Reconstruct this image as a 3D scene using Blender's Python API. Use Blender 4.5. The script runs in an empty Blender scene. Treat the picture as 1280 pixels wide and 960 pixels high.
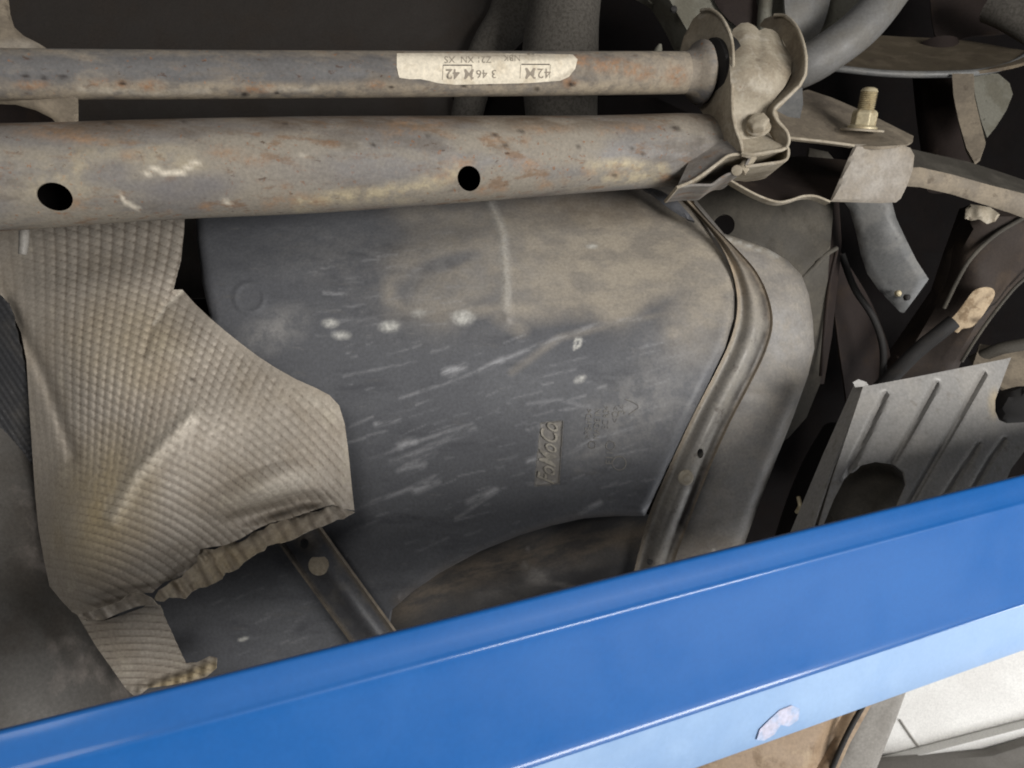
import bpy, bmesh, math, random
import numpy as np
from mathutils import Vector, Matrix
from mathutils.bvhtree import BVHTree
from mathutils.geometry import delaunay_2d_cdt

random.seed(4)
np.random.seed(4)
SC = bpy.context.scene
COL = SC.collection

# ---------------------------------------------------------------- camera, light, exposure
CAMD = 0.96
FPX = 960.0
cam_d = bpy.data.cameras.new('camera')
cam_d.sensor_width = 36.0
cam_d.lens = 36.0 * FPX / 1280.0
cam_d.clip_start = 0.02
cam_d.clip_end = 60.0
cam_d.dof.use_dof = True
cam_d.dof.focus_distance = 1.04
cam_d.dof.aperture_fstop = 9.0
cam = bpy.data.objects.new('camera', cam_d)
COL.objects.link(cam)
cam.location = (0, -CAMD, 0)
cam.rotation_euler = (math.radians(90), 0, 0)
SC.camera = cam

world = bpy.data.worlds.new('World')
SC.world = world
world.use_nodes = True
bgn = world.node_tree.nodes['Background']
bgn.inputs[0].default_value = (0.95, 0.97, 1.0, 1)
bgn.inputs[1].default_value = 0.08


def area(name, loc, target, sx, sy, energy, color):
    l = bpy.data.lights.new(name, 'AREA')
    l.shape = 'RECTANGLE'
    l.size = sx
    l.size_y = sy
    l.energy = energy
    l.color = color
    o = bpy.data.objects.new(name, l)
    COL.objects.link(o)
    o.location = loc
    o.rotation_euler = (Vector(target) - Vector(loc)).to_track_quat('-Z', 'Y').to_euler()
    return o


area('workshop_door_daylight', (1.9, -2.3, -0.28), (0.1, 0.1, 0.0), 1.3, 0.9, 104, (1.0, 0.98, 0.95))
area('front_fill_lamp', (-0.9, -2.4, 0.9), (0.0, 0.1, -0.05), 1.4, 0.5, 13, (1.0, 0.97, 0.93))  # added fill lamp out of view, evens the light from the front
area('wall_fill_lamp', (2.6, 0.3, -1.5), (1.5, 1.6, -1.2), 1.2, 1.0, 36, (0.97, 0.98, 1.0))  # added lamp out of view, only brightens the white wall

SC.view_settings.view_transform = 'Standard'
SC.view_settings.look = 'None'
SC.view_settings.exposure = 0.0
SC.view_settings.gamma = 1.0
SC.render.engine = 'CYCLES'
SC.cycles.filter_width = 1.9
SC.cycles.max_bounces = 5
SC.cycles.use_denoising = True


# ---------------------------------------------------------------- geometry helpers
def P(px, py, d):
    """point at distance d (metres, along the view axis) behind pixel (px, py) of a 1280x960 frame"""
    return Vector(((px - 640.0) / FPX * d, d - CAMD, (480.0 - py) / FPX * d))


def Pn(a, d):
    return np.stack([(a[:, 0] - 640.0) / FPX * d, d - CAMD, (480.0 - a[:, 1]) / FPX * d], 1)


def tps(ctrl):
    c = np.array(ctrl, float)
    xy, z = c[:, :2] / 100.0, c[:, 2]
    n = len(c)

    def U(r2):
        return np.where(r2 > 1e-9, 0.5 * r2 * np.log(np.maximum(r2, 1e-9)), 0.0)
    K = U(((xy[:, None] - xy[None]) ** 2).sum(-1)) + np.eye(n) * 1e-3
    A = np.zeros((n + 3, n + 3))
    A[:n, :n] = K
    A[:n, n] = 1
    A[:n, n + 1:] = xy
    A[n, :n] = 1
    A[n + 1:, :n] = xy.T
    w = np.linalg.solve(A, np.concatenate([z, np.zeros(3)]))

    def f(a):
        a = np.asarray(a, float)[:, :2] / 100.0
        return U(((a[:, None] - xy[None]) ** 2).sum(-1)) @ w[:n] + w[n] + a @ w[n + 1:]
    return f


def const(d):
    return lambda a: np.full(len(a), float(d))


def smooth_poly(pts, closed=True, sub=5):
    pts = [np.array(p[:2], float) for p in pts]
    n = len(pts)
    out = []
    rng = range(n if closed else n - 1)
    for i in rng:
        if closed:
            p0, p1, p2, p3 = pts[i - 1], pts[i], pts[(i + 1) % n], pts[(i + 2) % n]
        else:
            p0, p1, p2, p3 = pts[max(i - 1, 0)], pts[i], pts[i + 1], pts[min(i + 2, n - 1)]
        for k in range(sub):
            t = k / sub
            out.append(0.5 * ((2 * p1) + (-p0 + p2) * t + (2 * p0 - 5 * p1 + 4 * p2 - p3) * t * t + (-p0 + 3 * p1 - 3 * p2 + p3) * t ** 3))
    if not closed:
        out.append(pts[-1])
    return np.array(out)


def resample(poly, step, closed=True):
    p = np.array(poly, float)
    if closed:
        p = np.vstack([p, p[:1]])
    seg = np.linalg.norm(np.diff(p, axis=0), axis=1)
    keep = [0]
    out = []
    for i in range(len(seg)):
        n = max(1, int(round(seg[i] / step)))
        for k in range(n):
            out.append(p[i] + (p[i + 1] - p[i]) * k / n)
    if not closed:
        out.append(p[-1])
    out = np.array(out)
    # drop near-duplicates
    res = [out[0]]
    for q in out[1:]:
        if np.linalg.norm(q - res[-1]) > step * 0.3:
            res.append(q)
    if closed and np.linalg.norm(res[0] - res[-1]) < step * 0.3:
        res.pop()
    return np.array(res)


def even(p, n):
    p = np.array(p, float)
    s = np.concatenate([[0], np.cumsum(np.linalg.norm(np.diff(p, axis=0), axis=1))])
    t = np.linspace(0, s[-1], n)
    return np.stack([np.interp(t, s, p[:, k]) for k in range(p.shape[1])], 1)


def inside(pts, poly):
    x, y = pts[:, 0], pts[:, 1]
    r = np.zeros(len(pts), bool)
    n = len(poly)
    j = n - 1
    for i in range(n):
        xi, yi = poly[i]
        xj, yj = poly[j]
        c = ((yi > y) != (yj > y))
        with np.errstate(divide='ignore', invalid='ignore'):
            xx = (xj - xi) * (y - yi) / (yj - yi + 1e-12) + xi
        r ^= c & (x < xx)
        j = i
    return r


def seg_dist(pts, a, b):
    a = np.array(a, float)
    b = np.array(b, float)
    ab = b - a
    t = np.clip(((pts[:, :2] - a) @ ab) / max(ab @ ab, 1e-9), 0, 1)
    return np.linalg.norm(pts[:, :2] - (a + t[:, None] * ab), axis=1)


def line_dist(pts, poly, closed=False):
    poly = np.array(poly, float)
    d = np.full(len(pts), 1e9)
    m = len(poly)
    for i in range(m if closed else m - 1):
        d = np.minimum(d, seg_dist(pts, poly[i], poly[(i + 1) % m]))
    return d


def link(name, verts, faces, mat, parent=None, smooth=40):
    me = bpy.data.meshes.new(name)
    me.from_pydata([tuple(v) for v in verts], [], [tuple(int(i) for i in f) for f in faces])
    me.validate()
    o = bpy.data.objects.new(name, me)
    COL.objects.link(o)
    if mat:
        me.materials.append(mat)
    if parent:
        o.parent = parent
        o.matrix_parent_inverse = Matrix.Translation(parent.location).inverted()
    if smooth:
        me.polygons.foreach_set('use_smooth', [True] * len(me.polygons))
        me.set_sharp_from_angle(angle=math.radians(smooth))
    return o


def sheet(name, outline, dfun, mat, thick=0.003, step=6.0, parent=None, holes=(), rnd=0.0, rnd_px=0.0, curve=True, relief=None, smooth=40, edge_ok=None, sub=5):
    """solid plate whose outline and front surface are given as seen from the front"""
    ol = smooth_poly(outline, True, sub) if curve else np.array([p[:2] for p in outline], float)
    ol = resample(ol, step)
    hs = [resample(np.array(h, float), min(step, 4.0)) for h in holes]
    x0, y0 = ol.min(0)
    x1, y1 = ol.max(0)
    gx = np.arange(x0, x1, step)
    gy = np.arange(y0, y1, step * 0.866)
    G = np.array([(x + (step / 2 if j % 2 else 0), y) for j, y in enumerate(gy) for x in gx])
    if len(G):
        m = inside(G, ol)
        G = G[m]
    if len(G):
        G = G[line_dist(G, ol, True) > step * 0.6]
    for h in hs:
        if len(G):
            G = G[~inside(G, h)]
        if len(G):
            G = G[line_dist(G, h, True) > step * 0.5]
    loops = [ol] + hs
    V = []
    E = []
    for lp in loops:
        b = len(V)
        V += [Vector(q) for q in lp]
        E += [(b + i, b + (i + 1) % len(lp)) for i in range(len(lp))]
    V += [Vector(q) for q in G]
    vs, es, fs, ov, oe, of = delaunay_2d_cdt(V, E, [], 1, 1e-4, True)
    A = np.array([(v[0], v[1]) for v in vs])
    T = np.array([f for f in fs if len(f) == 3])
    cen = A[T].mean(1)
    k = inside(cen, ol)
    for h in hs:
        k &= ~inside(cen, h)
    T = T[k]
    d = dfun(A)
    if rnd > 0:
        dd = line_dist(A, ol, True)
        w = np.clip(1 - dd / rnd_px, 0, 1)
        if edge_ok is not None:
            w = w * edge_ok(A)
        d = d + rnd * (1 - np.sqrt(np.maximum(1 - w * w, 0)))
    if relief is not None:
        d = d + relief(A)
    # orientation: front faces towards the camera
    a, b, c = A[T[:, 0]], A[T[:, 1]], A[T[:, 2]]
    cr = (b[:, 0] - a[:, 0]) * (c[:, 1] - a[:, 1]) - (b[:, 1] - a[:, 1]) * (c[:, 0] - a[:, 0])
    T[cr > 0] = T[cr > 0][:, ::-1]
    F = Pn(A, d)
    # real thickness along the local normal for thin plates
    n = len(F)
    nn = np.zeros_like(F)
    fn = np.cross(F[T[:, 1]] - F[T[:, 0]], F[T[:, 2]] - F[T[:, 0]])
    for q in range(3):
        np.add.at(nn, T[:, q], fn)
    nn /= np.maximum(np.linalg.norm(nn, axis=1)[:, None], 1e-12)
    if thick > 0.012:
        B = F + np.array([0, thick, 0])
    else:
        B = F - nn * thick
    verts = np.vstack([F, B])
    faces = [tuple(t) for t in T] + [(t[2] + n, t[1] + n, t[0] + n) for t in T]
    cnt = {}
    for t in T:
        for q in range(3):
            e = (int(t[q]), int(t[(q + 1) % 3]))
            cnt[e] = cnt.get(e, 0) + 1
    for (i, j) in cnt:
        if (j, i) not in cnt:
            faces.append((j, i, i + n, j + n))
    return link(name, verts, faces, mat, parent, smooth)


def frames(path):
    path = np.array(path, float)
    t = np.gradient(path, axis=0)
    t /= np.linalg.norm(t, axis=1)[:, None]
    ref = np.array([0, -1.0, 0])
    if abs(t[0] @ ref) > 0.9:
        ref = np.array([0, 0, 1.0])
    u = []
    prev = ref
    for k in range(len(t)):
        a = prev - t[k] * (prev @ t[k])
        a /= np.linalg.norm(a)
        u.append(a)
        prev = a
    u = np.array(u)
    return t, u, np.cross(t, u)


def tube(name, path, rad, mat, parent=None, seg=24, n=None, wall=0.0, smooth=50, sub=6, squash=None, inner_mat=None):
    """path: list of (px, py, d); rad: metres, one value or one per path point; wall>0 leaves it hollow"""
    pts = np.array([tuple(P(*p)) for p in path])
    rr = np.full(len(pts), float(rad)) if np.isscalar(rad) else np.array(rad, float)
    q = np.hstack([pts, rr[:, None]])
    if len(q) > 2:
        out = []
        m = len(q)
        for i in range(m - 1):
            p0, p1, p2, p3 = q[max(i - 1, 0)], q[i], q[i + 1], q[min(i + 2, m - 1)]
            for k in range(sub):
                t = k / sub
                out.append(0.5 * ((2 * p1) + (-p0 + p2) * t + (2 * p0 - 5 * p1 + 4 * p2 - p3) * t * t + (-p0 + 3 * p1 - 3 * p2 + p3) * t ** 3))
        out.append(q[-1])
        q = np.array(out)
    if n:
        q = even(q, n)
    c, r = q[:, :3], q[:, 3]
    t, u, v = frames(c)
    L = len(c)
    seg = int(seg)
    V = []
    F = []

    def ring(rs):
        b = len(V)
        for k in range(L):
            for s in range(seg):
                a = 2 * math.pi * s / seg
                ca, sa = math.cos(a), math.sin(a)
                if squash is not None:
                    ca *= squash
                V.append(c[k] + (u[k] * ca + v[k] * sa) * rs[k])
        return b
    b = ring(r)
    for k in range(L - 1):
        for s in range(seg):
            s2 = (s + 1) % seg
            F.append((b + k * seg + s, b + k * seg + s2, b + (k + 1) * seg + s2, b + (k + 1) * seg + s))
    if wall > 0:
        b2 = ring(r - wall)
        for k in range(L - 1):
            for s in range(seg):
                s2 = (s + 1) % seg
                F.append((b2 + k * seg + s2, b2 + k * seg + s, b2 + (k + 1) * seg + s, b2 + (k + 1) * seg + s2))
        for s in range(seg):
            s2 = (s + 1) % seg
            F.append((b + s2, b + s, b2 + s, b2 + s2))
            e = (L - 1) * seg
            F.append((b + e + s, b + e + s2, b2 + e + s2, b2 + e + s))
    else:
        F.append(tuple(b + s for s in range(seg))[::-1])
        F.append(tuple(b + (L - 1) * seg + s for s in range(seg)))
    o = link(name, V, F, mat, parent, 0)
    if inner_mat and wall > 0:
        o.data.materials.append(inner_mat)
        nf = (L - 1) * seg
        for p in o.data.polygons:
            if nf <= p.index < 2 * nf:
                p.material_index = 1
    fix(o)
    o.data.polygons.foreach_set('use_smooth', [True] * len(o.data.polygons))
    o.data.set_sharp_from_angle(angle=math.radians(smooth))
    return o


def ribbon(name, path, dnear, dfar, thick, mat, parent=None, curve=True, bevel=0.0008):
    """a strip of sheet metal seen from its edge: path (px, py), running from dnear back to dfar"""
    pl = smooth_poly(path, False, 5) if curve else np.array(path, float)
    pl = resample(pl, 4.0, False)
    a = Pn(pl, np.full(len(pl), float(dnear)))
    t = np.gradient(a, axis=0)
    t /= np.linalg.norm(t, axis=1)[:, None]
    nrm = np.cross(t, np.array([0, 1.0, 0]))
    nrm /= np.linalg.norm(nrm, axis=1)[:, None]
    dep = np.array([0, dfar - dnear, 0])
    b = bevel
    prof = [(-0.5 * thick + b, 0), (0.5 * thick - b, 0), (0.5 * thick, b), (0.5 * thick, 1), (-0.5 * thick, 1), (-0.5 * thick, b)]
    V = []
    for k in range(len(a)):
        for (s, z) in prof:
            V.append(a[k] + nrm[k] * s + (dep * 1.0 if z == 1 else np.array([0, z, 0])))
    m = len(prof)
    F = []
    for k in range(len(a) - 1):
        for s in range(m):
            s2 = (s + 1) % m
            F.append((k * m + s, (k + 1) * m + s, (k + 1) * m + s2, k * m + s2))
    F.append(tuple(range(m)))
    e = (len(a) - 1) * m
    F.append(tuple(e + s for s in range(m))[::-1])
    o = link(name, V, F, mat, parent, 30)
    fix(o)
    return o


def fix(o):
    bm = bmesh.new()
    bm.from_mesh(o.data)
    bmesh.ops.recalc_face_normals(bm, faces=bm.faces)
    bm.to_mesh(o.data)
    bm.free()


def strip(name, inner, outer, dfun, prof, mat, parent=None, n=90, across=18, thick=0.002):
    """strap lofted between two edges; prof(t) = height towards the viewer, metres"""
    a = even(smooth_poly(inner, False), n)
    b = even(smooth_poly(outer, False), n)
    V = []
    ts = np.linspace(0, 1, across)
    A = np.array([a[i] * (1 - t) + b[i] * t for i in range(n) for t in ts])
    tt = np.tile(ts, n)
    d = dfun(A) - np.array([prof(t) for t in tt])
    Fv = Pn(A, d)
    Bv = Fv + np.array([0, thick, 0])
    N = len(Fv)
    V = np.vstack([Fv, Bv])
    F = []
    for i in range(n - 1):
        for j in range(across - 1):
            q = (i * across + j, i * across + j + 1, (i + 1) * across + j + 1, (i + 1) * across + j)
            F.append(q)
            F.append(tuple(x + N for x in q[::-1]))
    bd = [(i * across, (i + 1) * across) for i in range(n - 1)]
    bd += [((i + 1) * across + across - 1, i * across + across - 1) for i in range(n - 1)]
    bd += [(j + 1, j) for j in range(across - 1)]
    bd += [((n - 1) * across + j, (n - 1) * across + j + 1) for j in range(across - 1)]
    for (p, q) in bd:
        F.append((p, q, q + N, p + N))
    o = link(name, V, F, mat, parent, 45)
    fix(o)
    return o


def revolve(name, base, axis, prof, mat, parent=None, seg=32, smooth=35):
    """prof: list of (distance along axis, radius), closed with caps where radius is 0"""
    base = np.array(base, float)
    ax = np.array(axis, float)
    ax /= np.linalg.norm(ax)
    ref = np.array([0, 0, 1.0]) if abs(ax[2]) < 0.8 else np.array([1.0, 0, 0])
    u = np.cross(ax, ref)
    u /= np.linalg.norm(u)
    v = np.cross(ax, u)
    V = []
    for (h, r) in prof:
        for s in range(seg):
            a = 2 * math.pi * s / seg
            V.append(base + ax * h + (u * math.cos(a) + v * math.sin(a)) * r)
    F = []
    for k in range(len(prof) - 1):
        for s in range(seg):
            s2 = (s + 1) % seg
            F.append((k * seg + s, k * seg + s2, (k + 1) * seg + s2, (k + 1) * seg + s))
    F.append(tuple(range(seg))[::-1])
    F.append(tuple((len(prof) - 1) * seg + s for s in range(seg)))
    o = link(name, V, F, mat, parent, smooth)
    fix(o)
    return o


def hexhead(name, base, axis, r, h, mat, parent=None, dome=0.2):
    o = revolve(name, base, axis, [(0, r * 0.98), (h * 0.82, r), (h, r * 0.84), (h + r * dome * 0.4, r * 0.45)], mat, parent, seg=6, smooth=0)
    bev = o.modifiers.new('bevel', 'BEVEL')
    bev.width = r * 0.09
    bev.segments = 2
    return o


def cut(o, cutters):
    """real holes: (px, py, d, rx_m, rz_m, length)"""
    for (px, py, d, rx, rz, ln) in cutters:
        c = P(px, py, d)
        rayd = (c - Vector((0, -CAMD, 0))).normalized()
        rayd = (rayd + Vector((0, 1, 0))).normalized()
        u = rayd.cross(Vector((0, 0, 1))).normalized()
        v = u.cross(rayd).normalized()
        V = []
        seg = 32
        for z in (-ln / 2, ln / 2):
            for s in range(seg):
                a = 2 * math.pi * s / seg
                V.append(c + rayd * z + u * math.cos(a) * rx + v * math.sin(a) * rz)
        F = [(s, (s + 1) % seg, seg + (s + 1) % seg, seg + s) for s in range(seg)]
        F.append(tuple(range(seg))[::-1])
        F.append(tuple(range(seg, 2 * seg)))
        k = link('cutter', V, F, None, None, 0)
        fix(k)
        m = o.modifiers.new('hole', 'BOOLEAN')
        m.operation = 'DIFFERENCE'
        m.solver = 'EXACT'
        m.object = k
        dg = bpy.context.evaluated_depsgraph_get()
        me = bpy.data.meshes.new_from_object(o.evaluated_get(dg))
        o.modifiers.clear()
        if len(me.polygons) > 10:
            old = o.data
            o.data = me
            me.name = old.name
        bpy.data.objects.remove(k)
    o.data.polygons.foreach_set('use_smooth', [True] * len(o.data.polygons))
    o.data.set_sharp_from_angle(angle=math.radians(40))


def paint(o, **fields):
    """store wear, dirt and painted light or shade of a given shape as mesh attributes"""
    n = len(o.data.vertices)
    co = np.empty(n * 3)
    o.data.vertices.foreach_get('co', co)
    co = co.reshape(-1, 3)
    d = co[:, 1] + CAMD
    a = np.stack([co[:, 0] / d * FPX + 640, 480 - co[:, 2] / d * FPX], 1)
    for k, f in fields.items():
        at = o.data.attributes.new(k, 'FLOAT', 'POINT')
        at.data.foreach_set('value', np.clip(f(a), 0, 1).astype(np.float32))


def blob(a, x, y, rx, ry, rot=0.0, soft=0.5):
    c, s = math.cos(math.radians(rot)), math.sin(math.radians(rot))
    dx, dy = a[:, 0] - x, a[:, 1] - y
    u = (dx * c + dy * s) / rx
    v = (-dx * s + dy * c) / ry
    r = np.sqrt(u * u + v * v)
    return np.clip((1 + soft - r) / (2 * soft), 0, 1)


def stroke(a, pts, w, soft=0.6):
    return np.clip((w * (1 + soft) - line_dist(a, pts)) / (w * 2 * soft), 0, 1)


# ---------------------------------------------------------------- materials
def rgb(r, g, b):
    f = lambda v: (v / 255.0 / 12.92) if v <= 10 else (((v / 255.0) + 0.055) / 1.055) ** 2.4
    return (f(r), f(g), f(b), 1)


def material(name, base, layers=(), attrs=(), rough=0.6, metal=0.0, bumps=((60, 0.15, 0.001),), spec=0.5, coat=0.0, fine=0.19):
    """layers: (colour, scale, lo, hi, strength, (sx, sy, sz)); attrs: (attribute, colour, breakup scale, breakup amount)"""
    m = bpy.data.materials.new(name)
    m.use_nodes = True
    nt = m.node_tree
    N = nt.nodes
    L = nt.links
    bs = N['Principled BSDF']
    tc = N.new('ShaderNodeTexCoord')
    col = N.new('ShaderNodeRGB')
    col.outputs[0].default_value = base
    cur = col.outputs[0]
    rcur = None

    def noise(scale, stretch=(1, 1, 1), detail=6, off=0.0, rot=0.0):
        mp = N.new('ShaderNodeMapping')
        if rot:
            pre = N.new('ShaderNodeMapping')
            pre.inputs['Rotation'].default_value = (0, math.radians(rot), 0)
            L.new(tc.outputs['Object'], pre.inputs['Vector'])
        mp.inputs['Scale'].default_value = stretch
        mp.inputs['Location'].default_value = (off, off * 1.7, off * 0.6)
        L.new(pre.outputs[0] if rot else tc.outputs['Object'], mp.inputs['Vector'])
        nz = N.new('ShaderNodeTexNoise')
        nz.inputs['Scale'].default_value = scale
        nz.inputs['Detail'].default_value = detail
        nz.inputs['Roughness'].default_value = 0.62
        L.new(mp.outputs[0], nz.inputs['Vector'])
        return nz.outputs['Fac']

    def ramp(sock, lo, hi):
        r = N.new('ShaderNodeMapRange')
        r.interpolation_type = 'SMOOTHSTEP'
        r.inputs['From Min'].default_value = lo
        r.inputs['From Max'].default_value = hi
        L.new(sock, r.inputs['Value'])
        return r.outputs[0]

    def math_(op, a, b):
        k = N.new('ShaderNodeMath')
        k.operation = op
        k.use_clamp = True
        for i, q in enumerate((a, b)):
            if hasattr(q, 'links'):
                L.new(q, k.inputs[i])
            else:
                k.inputs[i].default_value = q
        return k.outputs[0]

    def mix(fac, a, c):
        x = N.new('ShaderNodeMix')
        x.data_type = 'RGBA'
        L.new(fac, x.inputs['Factor'])
        L.new(a, x.inputs['A'])
        x.inputs['B'].default_value = c
        return x.outputs['Result']
    masks = []
    for i, (c, sc, lo, hi, st, stretch) in enumerate(layers):
        f = math_('MULTIPLY', ramp(noise(sc, stretch, off=i * 3.1 + 0.7), lo, hi), st)
        cur = mix(f, cur, c)
        masks.append(f)
    for i, at_ in enumerate(attrs):
        an, c, sc, amt = at_[:4]
        at = N.new('ShaderNodeAttribute')
        at.attribute_name = an
        nz = ramp(noise(sc, at_[4] if len(at_) > 4 else (1, 1, 1), off=9.3 + i, rot=at_[5] if len(at_) > 5 else 0.0), 0.36, 0.62)
        inv = math_('SUBTRACT', 1.0, nz)
        f = math_('MULTIPLY', at.outputs['Fac'], math_('SUBTRACT', 1.0, math_('MULTIPLY', inv, amt)))
        cur = mix(f, cur, c)
        masks.append(f)
    # fine value variation so no surface is flat
    hv = N.new('ShaderNodeHueSaturation')
    L.new(cur, hv.inputs['Color'])
    r = N.new('ShaderNodeMapRange')
    r.inputs['From Min'].default_value = 0.25
    r.inputs['From Max'].default_value = 0.75
    r.inputs['To Min'].default_value = 1 - fine
    r.inputs['To Max'].default_value = 1 + fine
    L.new(noise(240, detail=3, off=5.0), r.inputs['Value'])
    L.new(r.outputs[0], hv.inputs['Value'])
    L.new(hv.outputs[0], bs.inputs['Base Color'])
    rr = N.new('ShaderNodeMapRange')
    rr.inputs['To Min'].default_value = max(rough - 0.12, 0.05)
    rr.inputs['To Max'].default_value = min(rough + 0.14, 1)
    L.new(noise(18, off=2.0), rr.inputs['Value'])
    rs = rr.outputs[0]
    for f in masks[:3]:
        rs = math_('ADD', rs, math_('MULTIPLY', f, 0.22))
    L.new(rs, bs.inputs['Roughness'])
    bs.inputs['Metallic'].default_value = metal
    bs.inputs['Specular IOR Level'].default_value = spec
    bs.inputs['Coat Weight'].default_value = coat
    bs.inputs['Coat Roughness'].default_value = 0.22
    nrm = None
    for (sc, st, dist) in bumps:
        b = N.new('ShaderNodeBump')
        b.inputs['Strength'].default_value = st
        b.inputs['Distance'].default_value = dist
        L.new(noise(sc, detail=5, off=1.3), b.inputs['Height'])
        if nrm is not None:
            L.new(nrm, b.inputs['Normal'])
        nrm = b.outputs[0]
    if nrm is not None:
        L.new(nrm, bs.inputs['Normal'])
    return m


DUST = rgb(152, 139, 122)
DUST2 = rgb(172, 160, 140)
RUST = rgb(122, 90, 64)
RUSTD = rgb(74, 52, 38)
X3 = (1, 1, 1)
XL = (0.28, 1, 1)

M_bar = material('dusty_bar_paint', rgb(98, 96, 95),
                 [(rgb(140, 130, 116), 14, 0.45, 0.58, 0.9, XL), (rgb(84, 80, 78), 9, 0.52, 0.62, 0.6, XL), (rgb(122, 112, 100), 60, 0.5, 0.68, 0.5, XL), (rgb(128, 104, 84), 42, 0.60, 0.74, 0.6, X3), (rgb(140, 92, 54), 120, 0.62, 0.69, 0.7, X3), (RUSTD, 95, 0.62, 0.69, 0.75, (0.6, 1, 1))],
                 [('dust', rgb(165, 152, 132), 70, 0.7), ('rust', rgb(146, 112, 84), 110, 0.9), ('dark', rgb(38, 30, 26), 120, 0.3), ('pale', rgb(205, 195, 178), 90, 0.6)],
                 rough=0.62, bumps=((90, 0.3, 0.0012), (420, 0.25, 0.0004)))
M_beam = material('galvanised_tube_dirt', rgb(122, 118, 114),
                  [(rgb(143, 135, 122), 10, 0.44, 0.58, 0.9, XL), (rgb(104, 96, 88), 20, 0.52, 0.66, 0.7, XL), (rgb(120, 90, 64), 46, 0.55, 0.66, 0.6, (0.4, 1, 1)), (rgb(134, 88, 52), 130, 0.61, 0.68, 0.7, X3), (rgb(142, 118, 96), 38, 0.58, 0.72, 0.5, X3), (RUSTD, 100, 0.64, 0.70, 0.75, (0.6, 1, 1))],
                  [('dust', rgb(186, 172, 142), 60, 0.7), ('rust', rgb(150, 122, 96), 80, 0.9), ('edge', rgb(92, 78, 64), 34, 0.7, (0.4, 1, 1)), ('grey', rgb(118, 114, 112), 30, 0.3), ('pale', rgb(222, 212, 194), 110, 0.35), ('dark', rgb(60, 52, 46), 70, 0.4)],
                  rough=0.6, bumps=((70, 0.3, 0.0012), (380, 0.25, 0.0004)))
M_tank = material('black_tank_plastic', rgb(86, 87, 91),
                  [(rgb(100, 101, 104), 6, 0.42, 0.66, 0.6, (1, 1, 2)), (rgb(66, 67, 72), 14, 0.52, 0.72, 0.6, (0.5, 1, 2)), (rgb(124, 122, 120), 150, 0.62, 0.74, 0.4, (0.16, 1, 1)), (rgb(108, 104, 98), 60, 0.6, 0.74, 0.3, (0.3, 1, 1))],
                  [('dust', rgb(168, 158, 142), 26, 0.38, (0.75, 1, 1.25)), ('haze', rgb(134, 132, 130), 44, 0.8), ('scuff', rgb(176, 176, 178), 90, 0.9, (0.3, 1, 1.2), 22), ('pale', rgb(205, 203, 196), 160, 0.5), ('brown', rgb(96, 84, 70), 30, 0.5)],
                  rough=0.54, bumps=((40, 0.25, 0.0015), (500, 0.18, 0.0004)), spec=0.5)
M_strap = material('dusty_steel_strap', rgb(124, 120, 114),
                   [(rgb(140, 135, 126), 26, 0.42, 0.62, 0.75, X3), (rgb(72, 62, 54), 60, 0.58, 0.7, 0.6, X3)],
                   [('dust', rgb(168, 152, 130), 60, 0.35), ('dark', rgb(48, 44, 42), 50, 0.3)],
                   rough=0.48, metal=0.15, bumps=((90, 0.3, 0.001),))
M_shield = material('embossed_foil', rgb(168, 159, 147),
                    [(rgb(150, 139, 124), 9, 0.42, 0.66, 0.7, X3), (rgb(186, 177, 160), 26, 0.55, 0.72, 0.5, X3)],
                    [('warm', rgb(176, 156, 112), 20, 0.4), ('dark', rgb(58, 52, 46), 60, 0.3), ('pale', rgb(198, 190, 176), 60, 0.4), ('groove', rgb(92, 80, 68), 50, 0.25)],
                    rough=0.6, metal=0.2, bumps=((220, 0.3, 0.0006),))
M_shield2 = material('embossed_foil_dark', rgb(60, 60, 62), [(rgb(90, 86, 80), 12, 0.45, 0.65, 0.5, X3)], rough=0.5, metal=0.4)
M_clamp = material('dusty_clamp_steel', rgb(164, 154, 136),
                   [(rgb(138, 126, 108), 30, 0.42, 0.62, 0.7, X3), (rgb(182, 174, 160), 50, 0.52, 0.68, 0.6, X3), (rgb(118, 92, 68), 90, 0.64, 0.72, 0.5, X3)],
                   [('dark', rgb(92, 80, 64), 50, 0.3)],
                   rough=0.62, bumps=((120, 0.3, 0.001),))
M_bracket = material('brown_bracket_steel', rgb(118, 108, 94),
                     [(rgb(146, 134, 116), 22, 0.42, 0.62, 0.7, X3), (rgb(84, 74, 64), 50, 0.58, 0.7, 0.6, X3)],
                     [('dark', rgb(52, 44, 38), 40, 0.3), ('pale', rgb(160, 154, 146), 40, 0.5)],
                     rough=0.65, bumps=((100, 0.3, 0.001),))
M_bolt = material('yellow_zinc', rgb(186, 174, 144), [(rgb(140, 118, 84), 120, 0.5, 0.66, 0.6, X3)], rough=0.5, metal=0.3)
M_chassis = material('chassis_paint', rgb(64, 60, 53),
                     [(rgb(92, 87, 78), 12, 0.42, 0.64, 0.7, X3), (rgb(54, 50, 44), 20, 0.55, 0.72, 0.6, X3)], rough=0.75, bumps=((60, 0.3, 0.002),))
M_blade = material('grey_blade_coat', rgb(100, 100, 99), [(rgb(124, 122, 118), 20, 0.45, 0.66, 0.6, X3), (rgb(70, 70, 72), 60, 0.6, 0.72, 0.5, X3)], rough=0.5, metal=0.2)
M_rubber = material('black_rubber', rgb(34, 32, 31), [(rgb(58, 54, 50), 30, 0.5, 0.7, 0.6, X3)], rough=0.75)
M_dark = material('underseal_and_shade', rgb(14, 11, 11), [(rgb(22, 18, 17), 12, 0.45, 0.66, 0.7, X3)], rough=0.9, spec=0.15, bumps=((30, 0.4, 0.004),))  # near-black underseal, also stands in for shade inside the cross tube
M_pan = material('top_panel_underseal', rgb(40, 35, 31), [(rgb(47, 41, 36), 12, 0.45, 0.66, 0.7, X3)], rough=0.85, bumps=((30, 0.4, 0.004),))
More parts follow.
